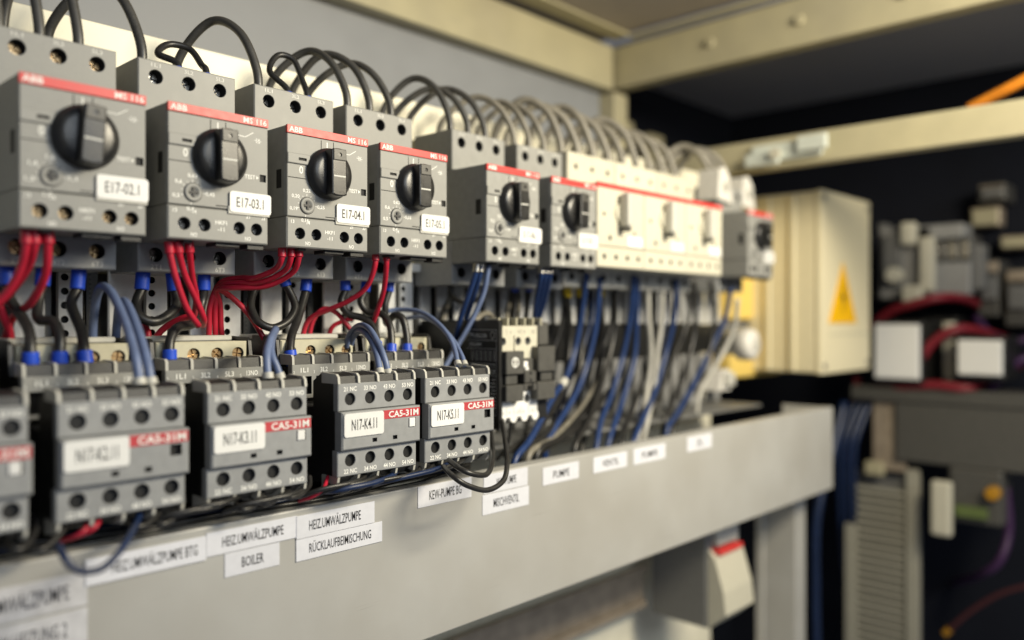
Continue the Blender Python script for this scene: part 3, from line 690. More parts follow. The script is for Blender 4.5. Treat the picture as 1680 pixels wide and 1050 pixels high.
def side_print(b):
    y = 0.0
    T = lambda s, yc, z, h, wf=None, bold=0: b.text(s, -yc, z, h, y, wfit=wf, mtx=SIDE, bold=bold)
    def Ln(pts, wd):
        for (x0, z0), (x1, z1) in zip(pts[:-1], pts[1:]):
            d = Vector((x1 - x0, z1 - z0)).normalized(); nx, nz = -d.y * wd / 2, d.x * wd / 2
            b.quad([SIDE @ Vector(c) for c in ((-x0 + nx, y, z0 - nz), (-x1 + nx, y, z1 - nz), (-x1 - nx, y, z1 + nz), (-x0 - nx, y, z0 + nz))])
    T('M', 22.4, -8.6, 2.9, 2.6); T('OELLER', 14.9, -9.0, 2.2, 10.5)
    for k in range(14):
        a, a2 = 2 * math.pi * k / 14, 2 * math.pi * (k + 1) / 14
        Ln([(5.2 + 1.6 * math.cos(a), -8.6 + 1.9 * math.sin(a)), (5.2 + 1.6 * math.cos(a2), -8.6 + 1.9 * math.sin(a2))], 0.25)
    T('DIL00M', 19.0, -14.0, 2.0, 9.5)
    for z in (-5.6, -11.6, -16.4, -26.6, -31.8, -54): Ln([(2.0, z), (26.0, z)], 0.18)
    Ln([(2.0, -5.6), (2.0, -54)], 0.18)
    for k in range(6):
        yy = 4.2 + k * 3.6
        Ln([(yy, -17.4), (yy, -23.6)], 0.22); 
        for q in range(4): Ln([(yy - 0.7, -18.2 - q * 1.5), (yy - 1.9, -18.2 - q * 1.5)], 0.35)
    for k in range(9): Ln([(3.4 + k * 2.5, -25.2), (4.8 + k * 2.5, -25.2)], 0.5)
    T('CE', 5.0, -29.4, 2.4, 4.2)
    for k in range(9): Ln([(3.0, -34 - k * 2.0), (6.0 + (k * 7 % 3), -34 - k * 2.0)], 0.5)
    for k in range(6): Ln([(9.0, -34 - k * 3.0), (15.0 + (k * 5 % 4), -34 - k * 3.0)], 0.4)
part('side_lettering', None, side_print, M['printw'], mo)

# ------------------------------------------------------------------ wires
def wire(name, label, pts, r, m, group, ends=(), sleeves=()):
    """one wire as a thing; ends: (0 or -1, material, length) ferrules as parts; r in mm, pts in metres"""
    mb = MB(); mb.tube([Vector(p) for p in pts], r / Q, 10)
    me = mb.mesh(name, M[m], 1)
    o = bpy.data.objects.new(name, me); COL.objects.link(o)
    tag(o, label, 'cable' if 'cable' in name else 'wire', group)
    cr = catmull(pts)
    for e, fm, ln in ends:
        seq = cr if e == 0 else cr[::-1]
        acc = 0; q = [seq[0]]
        for a, b in zip(seq[:-1], seq[1:]):
            d = (b - a).length
            if acc + d >= ln / Q:
                q.append(a + (b - a) * ((ln / Q - acc) / d)); break
            q.append(b); acc += d
        b2 = MB()
        b2.tube([q[0], (q[0] + q[-1]) / 2, q[-1]], r * 1.38 / Q, 14)
        f = bpy.data.objects.new('ferrule', b2.mesh('ferrule', M[fm], 1)); COL.objects.link(f); f.parent = o
    for s, sm in sleeves:
        i0 = int(s * (len(cr) - 1)); q = cr[i0:i0 + 4]
        if len(q) > 1:
            b2 = MB(); b2.tube(q, r * 1.5 / Q, 10)
            f = bpy.data.objects.new('marker_sleeve', b2.mesh('marker_sleeve', M[sm], 1)); COL.objects.link(f); f.parent = o
    return o
TOP = 0.112
G_ARC = 'black feed cables arching over the switches'
def arc(label, xt, lean=0.022, h=0.036, r=2.15, m='arcpvc', dz=0.0, yb=0.404, yt=0.3665):
    zt = TOP + dz; q = random.Random(label); lean *= q.uniform(0.82, 1.2); h *= q.uniform(0.88, 1.08); j = q.uniform(-.003, .003)
    pts = [(xt, yt, zt - 0.006), (xt, yt + 0.001, zt + 0.010), (xt - lean * 0.22, yt + 0.008, zt + h * 0.80), (xt - lean * 0.55 + j, yt + 0.022, zt + h),
           (xt - lean * 0.92, yb - 0.004, zt + h * 0.62), (xt - lean * 1.05, yb, zt + 0.004), (xt - lean * 1.05, yb, zt - 0.05)]
    return wire('feed_cable', label, pts, r, m, G_ARC)
term = ('1L1', '3L2', '5L3')
off = (0.0078, 0.0225, 0.0372)
for k in range(3): arc('black feed cable into terminal %s of the switch tagged E17-02.1' % term[k], X02[0] + off[k] - 0.004, 0.018, 0.052)
for k in range(2): arc('black feed cable rising %s behind the switch tagged E17-02.1, cut by the photo edge' % ('close' if k else 'well'), X02[0] - 0.022 - 0.014 * k, 0.016, 0.05)
arc('tall black feed cable into terminal 1L1 of the switch tagged E17-03.1', X02[1] + off[0] - 0.002, 0.026, 0.036)
arc('tall black feed cable into terminal 1L1 of the switch tagged E17-04.1', X02[2] + off[0], 0.028, 0.036)
def jumper(label, a, b_, h):
    """small loop between two top terminals with blue ferrules"""
    m_ = (a + b_) / 2
    pts = [(a, 0.3645, TOP - 0.004), (a, 0.366, TOP + 0.004), (a - 0.006, 0.372, TOP + h * 0.55), (a + 0.001, 0.376, TOP + h), (m_ + 0.003, 0.374, TOP + h * 0.96),
           (b_ - 0.0005, 0.369, TOP + h * 0.45), (b_, 0.366, TOP + 0.004), (b_, 0.3645, TOP - 0.004)]
    wire('jumper_wire', label, pts, 1.55, 'blackpvc', 'small black jumper loops on top of switches', [(0, 'ferr', 6.0), (-1, 'ferr', 6.0)])
jumper('small black jumper loop with blue ferrules on top of E17-03.1', X02[1] + off[1] - 0.001, X02[1] + off[2] - 0.002, 0.015)
jumper('tall narrow black jumper loop with blue ferrules on top of E17-04.1', X02[2] + off[1] + 0.001, X02[2] + off[2] - 0.002, 0.023)
for i in (3, 4, 5):
    for k in range(3):
        arc('feed cable arching into terminal %s of the switch tagged %s' % (term[k], codes[i]), X02[i] + off[k], 0.026, 0.034, 2.1 if i < 5 else 2.1, 'arcpvc' if i < 5 else 'tanpvc')
for i in range(3):
    for k in range(3):
        arc('grey feed cable into the %s terminal of the %s cream switch along the rail' % (('first', 'middle', 'last')[k], ('first', 'second', 'third')[i]), 0.4325 + i * 0.0545 + (9, 27, 45)[k] / Q, 0.030, 0.038, 2.8, 'tanpvc', 0.002)
for k in range(3):
    arc('grey feed cable into terminal %s of the lone grey switch past the cream ones' % term[k], 0.640 + off[k], 0.03, 0.037, 2.8, 'tanpvc', 0.003)

G_RED = 'red control wires'
def redw(label, pl, r=1.55, ferr=True):
    r *= 0.9
    return wire('red_wire', label, [P(*p) for p in pl], r, 'redpvc', G_RED, [(0, 'redpvc', 5.0)] if ferr else ())
yA = 0.336
redw('red wire bending away under E17-02.1, nearest the photo edge', [(44, 378, yA), (43, 400, yA), (34, 440, .34), (10, 482, .345), (-30, 520, .35)], 1.7)
redw('red wire hugging another red wire under E17-02.1', [(58, 378, yA), (57, 400, yA), (46, 438, .343), (18, 478, .352), (-10, 505, .36)], 1.7)
redw('red wire curving down to the contactor under E17-02.1', [(79, 378, yA), (79, 400, yA), (74, 452, .342), (50, 497, .352), (22, 520, .365), (8, 560, .372), (0, 600, .375)], 1.7)
redw('red wire dropping straight into the contactor at the photo edge', [(-14, 470, .36), (4, 515, .362), (16, 545, .364), (22, 585, .366)], 1.7, False)
redw('red wire dropping from E17-03.1, first of its three', [(277, 396, yA), (278, 412, yA), (288, 455, .337), (306, 505, .339), (326, 535, .342)])
redw('red wire crossing over another red wire under E17-03.1', [(291, 396, yA), (293, 412, yA), (303, 450, .340), (322, 492, .343), (334, 522, .346), (333, 534, .352)])
redw('red wire beneath terminal 4T2 of E17-03.1', [(310, 396, yA), (311, 412, yA), (315, 452, .344), (322, 490, .352), (318, 520, .362)])
for k, (x0, dy) in enumerate(((463, 0), (478, 3), (491, 6))):
    redw('red wire swept sideways under E17-04.1, %s of three' % ('uppermost', 'middle', 'lowest')[k],
         [(x0, 404, yA), (x0 - 1, 424, yA), (x0 - 12, 442 + dy, .342), (x0 - 45 - 4 * k, 456 + dy * 2.2, .352), (395 - 6 * k, 456 + dy * 2.7, .362), (362 - k * 3, 464 + dy * 2, .372),
          (345 + k * 8, 500, .376), (343 + k * 10, 540, .378), (342 + k * 13, 585, .380)], 1.5)
redw('long red wire slanting down to the contactor tagged K4 side', [(352, 470, .374), (378, 486, .372), (405, 512, .368), (424, 540, .364), (438, 566, .362), (440, 584, .362)], 1.5, False)
redw('red wire from E17-05.1 sweeping along to the next contactor', [(616, 412, yA), (615, 436, yA), (602, 470, .342), (575, 492, .350), (540, 508, .360), (512, 520, .368), (500, 538, .372), (495, 570, .374)], 1.5)
redw('red wire falling steeply from E17-05.1', [(634, 412, yA), (634, 436, yA), (629, 478, .344), (617, 516, .352), (606, 545, .360)], 1.5)
redw('short red wire arching down behind the red sweep', [(505, 575, .378), (512, 530, .376), (530, 507, .374), (550, 512, .370), (566, 528, .366), (578, 545, .364)], 1.4, False)
redw('short red wire curling under the black cables', [(536, 575, .382), (543, 540, .380), (560, 528, .377), (580, 522, .372)], 1.4, False)
redw('red wire behind the black U loop under E17-03.1', [(250, 560, .378), (270, 538, .374), (300, 522, .368), (322, 520, .364)], 1.7, False)
redw('short red wire standing in the contactor beside the pale blue wires', [(228, 522, .37), (238, 535, .367), (243, 550, .365), (244, 575, .364)], 1.6, False)

G_PH = 'black phase cables with blue ferrules'
def phase(label, pl, r=2.1, ends=((0, 'ferr', 8.0),)):
    return wire('phase_cable', label, [P(*p) for p in pl], r, 'blackpvc', G_PH, list(ends))
yB = 0.366
phase('black phase cable curving from E17-02.1 to the contactor, at the photo edge', [(10, 436, yB), (12, 455, yB), (16, 490, .362), (36, 520, .356), (48, 545, .350), (50, 575, .346), (51, 612, .346)], 2.1, [(0, 'ferr', 8), (-1, 'ferr', 8)])
phase('black phase cable with a bend, from terminal 4T2 of E17-02.1', [(72, 438, yB), (71, 460, yB), (62, 500, .362), (64, 524, .357), (88, 528, .352), (98, 552, .348), (98, 580, .346), (98, 610, .346)], 2.1, [(0, 'ferr', 8), (-1, 'ferr', 8)])
phase('black phase cable dropping from terminal 6T3 of E17-02.1', [(130, 440, yB), (129, 468, yB), (117, 496, .363), (124, 520, .358), (134, 545, .352), (138, 575, .347), (142, 608, .346)], 2.1, [(0, 'ferr', 9), (-1, 'ferr', 8)])
phase('black U shaped cable under terminals 2T1 and 4T2 of E17-03.1', [(235, 446, yB), (234, 470, yB), (224, 496, .364), (228, 518, .360), (252, 528, .358), (278, 516, .360), (291, 496, .364), (285, 472, yB), (283, 448, yB)], 2.2, [(0, 'ferr', 8), (-1, 'ferr', 8)])
phase('black cable dropping from terminal 6T3 of E17-03.1 behind the red wires', [(335, 448, yB), (335, 472, yB), (330, 500, .366), (318, 530, .360), (292, 537, .352), (280, 556, .348), (278, 580, .346), (279, 604, .346)], 2.1, [(0, 'ferr', 8), (-1, 'ferr', 8)])
phase('round black loop hanging below terminal 2T1 of E17-04.1', [(424, 462, .372), (414, 484, .370), (412, 506, .366), (424, 528, .360), (448, 538, .357), (472, 527, .358), (484, 505, .361), (478, 484, .364), (467, 464, yB), (464, 450, yB)], 2.0, [(-1, 'ferr', 6)])
phase('black cable from terminal 4T2 of E17-04.1 down to the contactor', [(504, 450, yB), (502, 474, yB), (494, 505, .362), (486, 530, .357), (478, 552, .351), (476, 580, .347), (480, 602, .346)], 2.1, [(0, 'ferr', 9), (-1, 'ferr', 8)])
phase('black cable curving from terminal 2T1 of E17-05.1 behind the red wire', [(567, 452, yB), (567, 474, yB), (560, 496, .366), (572, 515, .363), (596, 522, .358), (612, 536, .353), (618, 558, .349), (618, 578, .346)], 2.0, [(0, 'ferr', 8), (-1, 'ferr', 6)])
phase('black cable from terminal 4T2 of E17-05.1 bending to the contactor', [(602, 455, yB), (600, 476, yB), (592, 495, .366), (604, 512, .363), (624, 514, .357), (638, 530, .351), (642, 552, .348), (642, 580, .346)], 2.0, [(0, 'ferr', 8), (-1, 'ferr', 5)])
phase('black cable from terminal 6T3 of E17-05.1 arching into the contactor', [(640, 455, yB), (639, 474, yB), (632, 500, .366), (634, 530, .365), (646, 518, .356), (660, 522, .351), (667, 550, .348), (668, 580, .346)], 2.0, [(0, 'ferr', 8), (-1, 'ferr', 5)])
for i, (a, b_) in enumerate(((-28, 603), )):
    phase('black phase cable into the contactor beyond the photo edge', [(-40, 520, .36), (-30, 560, .35), (-28, 612, .346)], 2.1, [(-1, 'ferr', 8)])

G_BL = 'pale blue control wires into auxiliary blocks'
yK = 0.3065
def ctrl(label, pl, r=1.45, ends=True):
    return wire('control_wire', label, [P(*p) for p in pl], r, 'palepvc', G_BL, [(-1, 'fin', 2.6)] if ends else ())
ctrl('pale blue wire arching tall into the block tagged N17-K2.11', [(152, 568, .372), (154, 520, .368), (160, 482, .360), (170, 470, .350), (186, 485, .338), (206, 530, .322), (222, 585, .310), (229, 632, yK)], 1.75)
ctrl('pale blue wire beside the tall one into the block tagged N17-K2.11', [(190, 560, .376), (192, 530, .370), (196, 500, .358), (206, 496, .344), (222, 530, .326), (240, 588, .311), (248, 632, yK)], 1.75)
ctrl('pale blue wire, bent, into the block tagged N17-K3.11', [(452, 540, .330), (444, 556, .318), (438, 578, .311), (438, 600, .308), (440, 622, yK)], 1.7)
ctrl('pale blue wire slanting into the block tagged N17-K3.11', [(453, 541, .333), (446, 560, .320), (446, 582, .311), (454, 602, .308), (461, 622, yK)], 1.5)
ctrl('pale blue wire of outer arch into the block tagged N17-K4.11', [(568, 570, .352), (574, 548, .346), (590, 534, .336), (606, 540, .324), (622, 566, .313), (632, 592, .308), (637, 614, yK)], 1.5)
ctrl('pale blue wire of inner arch into the block tagged N17-K4.11', [(574, 572, .354), (580, 552, .346), (592, 543, .334), (606, 554, .322), (618, 582, .312), (624, 614, yK)], 1.5)
ctrl('long pale blue wire arching into the block tagged N17-K5.11', [(630, 512, .372), (655, 508, .366), (690, 512, .352), (720, 532, .334), (742, 562, .318), (752, 600, yK)], 1.35)
ctrl('thin pale blue wire following the long one into N17-K5.11', [(668, 522, .372), (690, 520, .360), (716, 530, .344), (742, 556, .324), (757, 582, .312), (763, 600, yK)], 1.2)

G_DB = 'dark blue wires hanging under the switches'
def dblue(label, pl, r=1.7, ends=(), sl=()):
    return wire('blue_wire', label, [P(*p) for p in pl], r, 'bluepvc', G_DB, ends, sl)
fW = [(0, 'steel', 5.5)]
dblue('dark blue wire with metal ferrule, first below E17-06.1', [(783, 432, .338), (781, 446, .338), (770, 480, .344), (756, 520, .352), (746, 560, .36), (738, 600, .37)], 1.6, fW)
dblue('dark blue wire crossing another below E17-06.1', [(790, 432, .338), (788, 446, .338), (778, 482, .346), (765, 522, .356), (756, 560, .366), (748, 600, .375)], 1.6, fW)
ctrl('greyish blue wire slanting down behind the block tagged N17-K5.11', [(802, 432, .338), (800, 448, .338), (792, 485, .342), (772, 530, .347), (752, 565, .350), (728, 605, .352)], 1.5, False)
wire('grey_wire', 'dusty grey wire looping off the top of the small black contactor', [P(*p) for p in [(812, 528, .372), (802, 515, .360), (786, 520, .352), (764, 548, .350), (745, 575, .352), (726, 610, .356)]], 1.7, 'tanpvc', 'dusty grey wires near the small contactor')
wire('grey_wire', 'dusty grey wire hanging behind the long blue arch', [P(*p) for p in [(738, 488, .392), (728, 520, .388), (722, 550, .386), (716, 572, .384)]], 2.0, 'tanpvc', 'dusty grey wires near the small contactor')
wire('grey_wire', 'dusty grey wire dropping into the small contactor top', [P(*p) for p in [(838, 470, .385), (836, 495, .380), (832, 515, .370), (832, 534, .360)]], 1.7, 'tanpvc', 'dusty grey wires near the small contactor')
wire('grey_wire', 'dusty grey wire beside the other on the small contactor top', [P(*p) for p in [(850, 470, .385), (852, 495, .380), (850, 515, .370), (849, 534, .360)]], 1.7, 'tanpvc', 'dusty grey wires near the small contactor')
wire('black_wire', 'black wire looping under the lower terminals of E17-06.1', [P(*p) for p in [(736, 460, .372), (742, 485, .372), (760, 496, .374), (785, 490, .376), (800, 470, .376)]], 1.7, 'blackpvc', 'loose black wires')
for k, x0 in enumerate((889, 896, 903)):
    dblue('dark blue wire with metal ferrule below E17-07.1, %s of three' % ('first', 'middle', 'last')[k], [(x0, 436, .338), (x0 - 1, 452, .338), (x0 - 9, 490, .350), (x0 - 14 - 3 * k, 530, .364), (x0 - 18 - 6 * k, 560, .374)], 1.55, fW)
for k, x0 in enumerate((845, 868)):
    wire('black_wire', 'black cable with blue ferrule behind E17-06.1, %s of two' % ('first', 'second')[k], [P(*p) for p in [(x0, 456, .372), (x0, 475, .374), (x0 - 4, 510, .378), (x0 - 8, 540, .385)]], 1.9, 'blackpvc', 'loose black wires', [(0, 'ferr', 9)])
for k, x0 in enumerate((931, 951, 985)):
    wire('black_wire', 'black cable with yellow ferrule, %s below E17-07.1' % ('first', 'second', 'third')[k], [P(*p) for p in [(x0, 466, .372), (x0 + 1, 490, .374), (x0 + 4, 560, .380), (x0 - 8, 640, .372), (x0 - 50, 705, .352), (x0 - 105, 745, .340)]], 2.0, 'blackpvc', 'loose black wires', [(0, 'yferr', 9)])
runs = [([(962, 445, .350), (956, 500, .358), (944, 570, .364), (928, 620, .360), (908, 650, .352), (870, 720, .336), (846, 752, .330)], 'first dark blue wire below the cream switches, nearest the small contactor'),
        ([(984, 455, .355), (978, 530, .362), (962, 600, .366), (942, 650, .362), (900, 720, .350)], 'dark blue wire running beside the cable with yellow ferrule'),
        ([(1040, 452, .350), (1034, 520, .358), (1020, 590, .364), (1002, 650, .360), (986, 690, .350), (978, 735, .342)], 'dark blue wire under the first cream switch handle'),
        ([(1046, 456, .354), (1044, 520, .362), (1040, 590, .366), (1020, 660, .362), (1000, 720, .350)], 'dark blue wire crossing behind its neighbour under the cream switches'),
        ([(1110, 458, .350), (1106, 520, .358), (1092, 580, .364), (1075, 640, .360), (1058, 680, .350), (1040, 722, .342)], 'thick dark blue wire under the middle cream switch'),
        ([(1200, 470, .350), (1190, 520, .356), (1165, 575, .364), (1138, 630, .362), (1110, 680, .352), (1096, 700, .345)], 'dark blue wire slanting from the lone grey switch to the duct')]
for pl, lb in runs:
    pl = pl + [(pl[-1][0] - 8, pl[-1][1] + 40, pl[-1][2])]
    dblue(lb, pl, 2.1, (), [(0.45, 'fin')] if pl[0][0] == 962 else ())
runs2 = [([(1010, 455, .362), (1008, 540, .370), (990, 620, .366), (965, 690, .352), (945, 728, .342)], 'blackpvc'),
         ([(1075, 455, .362), (1072, 540, .370), (1056, 620, .366), (1030, 690, .352), (1020, 725, .342)], 'blackpvc'),
         ([(1062, 455, .356), (1064, 520, .360), (1068, 580, .362), (1062, 640, .362), (1050, 700, .352)], 'whitepvc'),
         ([(1086, 455, .356), (1086, 520, .360), (1078, 580, .362), (1072, 640, .362), (1062, 690, .352)], 'whitepvc'),
         ([(1140, 460, .360), (1140, 540, .368), (1120, 620, .366), (1094, 680, .352)], 'blackpvc'),
         ([(1165, 460, .358), (1172, 520, .362), (1160, 590, .364), (1130, 650, .360), (1105, 700, .350)], 'blackpvc'),
         ([(1210, 490, .350), (1204, 540, .356), (1180, 590, .362), (1150, 640, .360)], 'whitepvc'),
         ([(1000, 640, .366), (970, 680, .36), (930, 715, .350), (885, 738, .340)], 'blackpvc'),
         ([(985, 620, .372), (950, 675, .366), (905, 720, .350), (870, 742, .338)], 'tanpvc')]
lbs = ['black cable between the blue ones below the first cream switch', 'black cable below the middle cream switch', 'white wire hanging in the middle of the cable bundle', 'white wire beside the other white one, nearer the thick blue wire',
       'black cable below the farthest cream switch', 'black cable slanting under the farthest cream switch', 'white wire dropping from the lone grey switch', 'black cable sweeping down into the duct near the small contactor', 'dusty grey cable sweeping into the duct near the small contactor']
for (pl, m), lb in zip(runs2, lbs):
    pl = pl + [(pl[-1][0] - 8, pl[-1][1] + 40, pl[-1][2])]
    wire({'blackpvc': 'black_wire', 'whitepvc': 'white_wire', 'tanpvc': 'grey_wire'}[m], lb, [P(*p) for p in pl], 2.1, m, 'cables hanging below the cream switches', (), ())

rq = random.Random(21)
ordn = ('first', 'second', 'third', 'fourth', 'fifth', 'sixth', 'seventh', 'eighth', 'ninth', 'tenth', 'eleventh', 'twelfth')
for k in range(6):
    x0 = 925 + k * 42 + rq.uniform(-5, 5); sw = rq.uniform(30, 80)
    pl = [(x0, 455, .378), (x0 + rq.uniform(-6, 6), 520, .382), (x0 - sw * .3 + rq.uniform(-6, 6), 590, .384), (x0 - sw * .7, 660, .378), (x0 - sw, 730, .366), (x0 - sw - 8, 790, .36)]
    wire('black_wire', 'dark cable hanging deep behind the blue wires, %s along the rail' % ordn[k], [P(*p) for p in pl], rq.uniform(1.5, 2.4), 'navy' if k % 3 == 1 else 'blackpvc', 'dark cables deep behind the blue wires')

# wires leaving the auxiliary blocks and lying along the duct
G_LO = 'black wires looping over the duct edge'
wire('black_wire', 'long black wire loop hanging in front of the duct beside N17-K5.11', [P(*p) for p in [(824, 690, .322), (829, 725, .304), (832, 758, .288), (826, 788, .282), (800, 804, .279), (768, 797, .279), (744, 782, .283), (728, 766, .296)]], 1.35, 'blackpvc', G_LO)
wire('black_wire', 'shorter black wire loop just inside the hanging loop', [P(*p) for p in [(804, 700, .326), (808, 730, .306), (808, 755, .290), (800, 777, .284), (782, 779, .281), (758, 771, .284), (736, 755, .298)]], 1.35, 'blackpvc', G_LO)
wire('black_wire', 'thin black wire falling from the small contactor foot', [P(*p) for p in [(838, 690, .330), (836, 715, .332), (830, 735, .335), (815, 755, .34)]], 1.0, 'blackpvc', G_LO)
wire('blue_wire', 'dark blue wire hanging over the duct below N17-K2.11', [P(*p) for p in [(231, 838, .308), (224, 858, .300), (212, 880, .291), (196, 905, .2845), (170, 931, .282), (140, 938, .281), (118, 930, .281), (104, 912, .283), (96, 896, .290)]], 1.25, 'navy', G_LO)
wire('blue_wire', 'dark blue wire sagging under N17-K4.11', [P(*p) for p in [(652, 772, .310), (640, 782, .302), (610, 793, .298), (575, 800, .298), (545, 806, .302), (520, 806, .310)]], 1.25, 'navy', G_LO)
wire('blue_wire', 'dark blue wire sagging under N17-K5.11', [P(*p) for p in [(750, 748, .312), (738, 760, .304), (712, 771, .300), (680, 779, .299), (640, 788, .300), (610, 796, .308)]], 1.25, 'navy', G_LO)
for k, (x0, y0) in enumerate(((352, 822), (372, 820), (392, 812), (475, 805), (498, 800), (600, 780), (622, 778), (690, 768))):
    wire('black_wire', 'thin black wire curving out under the blocks, %s along the duct' % ('first', 'second', 'third', 'fourth', 'fifth', 'sixth', 'seventh', 'eighth')[k],
         [P(x0, y0 - 6, .309), P(x0 - 4, y0 + 4, .303), P(x0 - 26, y0 + 13, .299), P(x0 - 70, y0 + 22, .300), P(x0 - 110, y0 + 36, .306)], 1.05, 'blackpvc', 'thin black wires under the auxiliary blocks')
for k, (x0, y0) in enumerate(((140, 868), (158, 862), (530, 802))):
    redw('thin red wire tip under the block tagged %s' % ('N17-K2.11, outer one', 'N17-K2.11, inner one', 'N17-K4.11')[k], [(x0 + 8, y0 - 20, .309), (x0, y0, .303), (x0 - 18, y0 + 13, .304), (x0 - 40, y0 + 20, .309)], 0.95, False)
for k in range(7):
    y_, z_ = 0.319 + 0.006 * (k % 4), -0.0815 + 0.0026 * (k // 4)
    rr = random.Random(k)
    pts = [(-0.05 + j * 0.045, y_ + rr.uniform(-.003, .003), z_ + rr.uniform(-.0022, .0022)) for j in range(9)]
    wire('black_wire', 'dark wire lying lengthwise in the duct, %s from the front' % ('first', 'second', 'third', 'fourth', 'fifth', 'sixth', 'seventh')[k], pts, 1.2, 'blackpvc' if k not in (2, 5) else 'navy', 'dark wires lying in the duct')

for k, (x0, x1, yt_, dp) in enumerate(((12, 60, 868, 34), (40, 108, 862, 40), (210, 262, 838, 26), (250, 300, 826, 34), (388, 432, 806, 30), (420, 470, 800, 26), (462, 508, 796, 20), (548, 588, 782, 24), (590, 640, 776, 18), (672, 712, 758, 20), (716, 764, 748, 18))):
    m_ = (x0 + x1) / 2
    wire('black_wire', 'black wire loop sagging between block and duct, %s along the row' % ('first', 'second', 'third', 'fourth', 'fifth', 'sixth', 'seventh', 'eighth', 'ninth', 'tenth', 'eleventh')[k],
         [P(x1, yt_ - 14, .310), P(x1 - 1, yt_ + 2, .306), P(m_ + 6, yt_ + dp * .8, .301), P(m_ - 12, yt_ + dp, .300), P(x0, yt_ + dp * .75, .305), P(x0 - 14, yt_ + dp * .4, .312)], 1.1, 'blackpvc', 'black wire loops sagging under the blocks')

# ------------------------------------------------------------------ things in the next bay
bx = thing('terminal_cover_box', 'tall cream cover box carrying a yellow warning triangle', 'cover box', (0.789, 0.328, -0.053))
part('front_cover', None, lambda b: b.box(0, 128, 0, 6, 0, 180, 1.5, seg=2), M['boxcream'], bx)
part('case', None, lambda b: b.box(1, 127, 6.2, 78, 1, 179, 2.0, seg=2), M['boxcream'], bx)
part('side_rib', None, lambda b: b.box(-2.2, 1.2, 26, 32, 2, 178, 0.8), M['boxcream'], bx)
part('side_rib', None, lambda b: b.box(-2.2, 1.2, 52, 58, 2, 178, 0.8), M['boxcream'], bx)
part('groove_strip', None, lambda b: b.box(20, 126, -0.6, 0.5, 38, 40, 0.2), M['beige'], bx)
ws = part('warning_triangle', None, lambda b: b.prism([(17, 50), (87, 50), (52, 111)], -1.0, 0.2, 'Y'), M['sign'], bx)
part('bolt_mark', None, lambda b: b.prism([(54, 92), (46, 74), (52, 74), (49, 58), (58, 78), (52.5, 78)], -1.2, -1.02, 'Y'), M['ink'], ws)

for k, (bx_, bz_) in enumerate(((8, 8), (120, 8), (8, 172), (120, 172))):
    part('cover_screw', 'bxs', lambda b: b.lathe([(0, -0.6), (3.2, -0.6), (4.0, 0.2), (0, 0.2)], 0, 0, 16), M['steel'], bx, (bx_ / Q, 0, bz_ / Q))
for k, yb_ in enumerate((60, 140, 230, 320, 410)):
    part('bolt', 'blt', lambda b: b.lathe([(0, -3.2), (4.4, -3.2), (5.0, -2.4), (5.0, 0.2), (0, 0.2)], 0, 0, 6, axis='X', smooth=False), M['frame'], fr, (722 / Q - 0.72, yb_ / Q - 0.53, 0.270 - 0.245))
yd = thing('yellow_duct', 'yellow plastic duct behind the cream cover box', 'wiring duct', (0.744, 0.400, 0))
part('upper_section', None, lambda b: b.box(0, 110, 0, 30, 0.5, 112, 1.5), M['yellow'], yd)
part('lower_section', None, lambda b: b.box(0, 110, 0, 30, -58, -13, 1.5), M['yellow'], yd)
part('joint_strip', None, lambda b: b.box(0, 110, 6, 29, -12.8, 0.3, 0.5), M['midgrey'], yd)
gl = thing('cable_gland', 'round white cable gland in front of the yellow duct', 'cable gland', (*P(1220, 565, 0.365),))
part('nut', None, lambda b: b.lathe([(0, -12), (9, -12), (13.5, -10), (14.5, -6), (14.5, 4), (10, 6), (10, 30), (0, 30)], 0, 0, 16), M['wferr'], gl)
part('seal', None, lambda b: b.lathe([(0, -12.6), (5.5, -12.6), (6.5, -11.9), (0, -11.9)], 0, 0, 16), M['fin'], gl)
p_ = P(1192, 622, 0.37)
tb = thing('terminal_clamp', 'white plastic terminal clamp low beside the yellow duct', 'terminal', (p_.x, p_.y, p_.z))
part('body', None, lambda b: b.prism([(-14, -10), (8, -10), (11, 2), (5, 9), (-8, 7)], 0, 14, 'Y'), M['wferr'], tb)
part('jaw', None, lambda b: b.box(-6, 8, -5, 0, -6, 6, 1), M['fin'], tb)
for k, (px_, py_) in enumerate(((1190, 305), (1228, 318))):
    p_ = P(px_, py_, 0.352 + 0.01 * k)
    t_ = thing('cable_adapter', 'white cable adapter on top of the lone grey switch, %s one' % ('taller', 'lower')[k], 'adapter', (p_.x, p_.y, p_.z), 'white cable adapters')
    part('body', ('adapt', k), lambda b: b.prism([(-13, -12), (13, -14), (8, 8), (0, 16), (-10, 14)], 0, 20, 'Y'), M['wferr'], t_)
    part('lug', ('lug', k), lambda b: b.cyl(0, 0, 4, -3, 0, 14), M['fin'], t_)

cl = thing('clear_clip', 'pale translucent plastic clip gripping the cross beam', 'clip', (*PX(1292, 248, 0.722),))
part('clip_body', None, lambda b: b.box(-5, -0.3, -34, 34, -8, 8, 2.5, seg=2), M['clear'], cl)
part('clip_jaw', None, lambda b: b.box(-10, -5.2, -40, -12, -4, 10, 2.0, seg=2), M['clear'], cl)
part('clip_jaw', None, lambda b: b.box(-10, -5.2, 4, 38, -12, 0, 2.0, seg=2), M['clear'], cl)
part('clip_tube', None, lambda b: b.cyl(6, -3, 5, -14, -10.3, 16, axis='X'), M['cream'], cl)
wire('orange_cable', 'bright orange cable lying over the cross beam in the corner', [PX(*p) for p in [(1590, 178, 0.76), (1625, 160, 0.755), (1660, 142, 0.75), (1720, 110, 0.745)]], 4.5, 'orange', None)

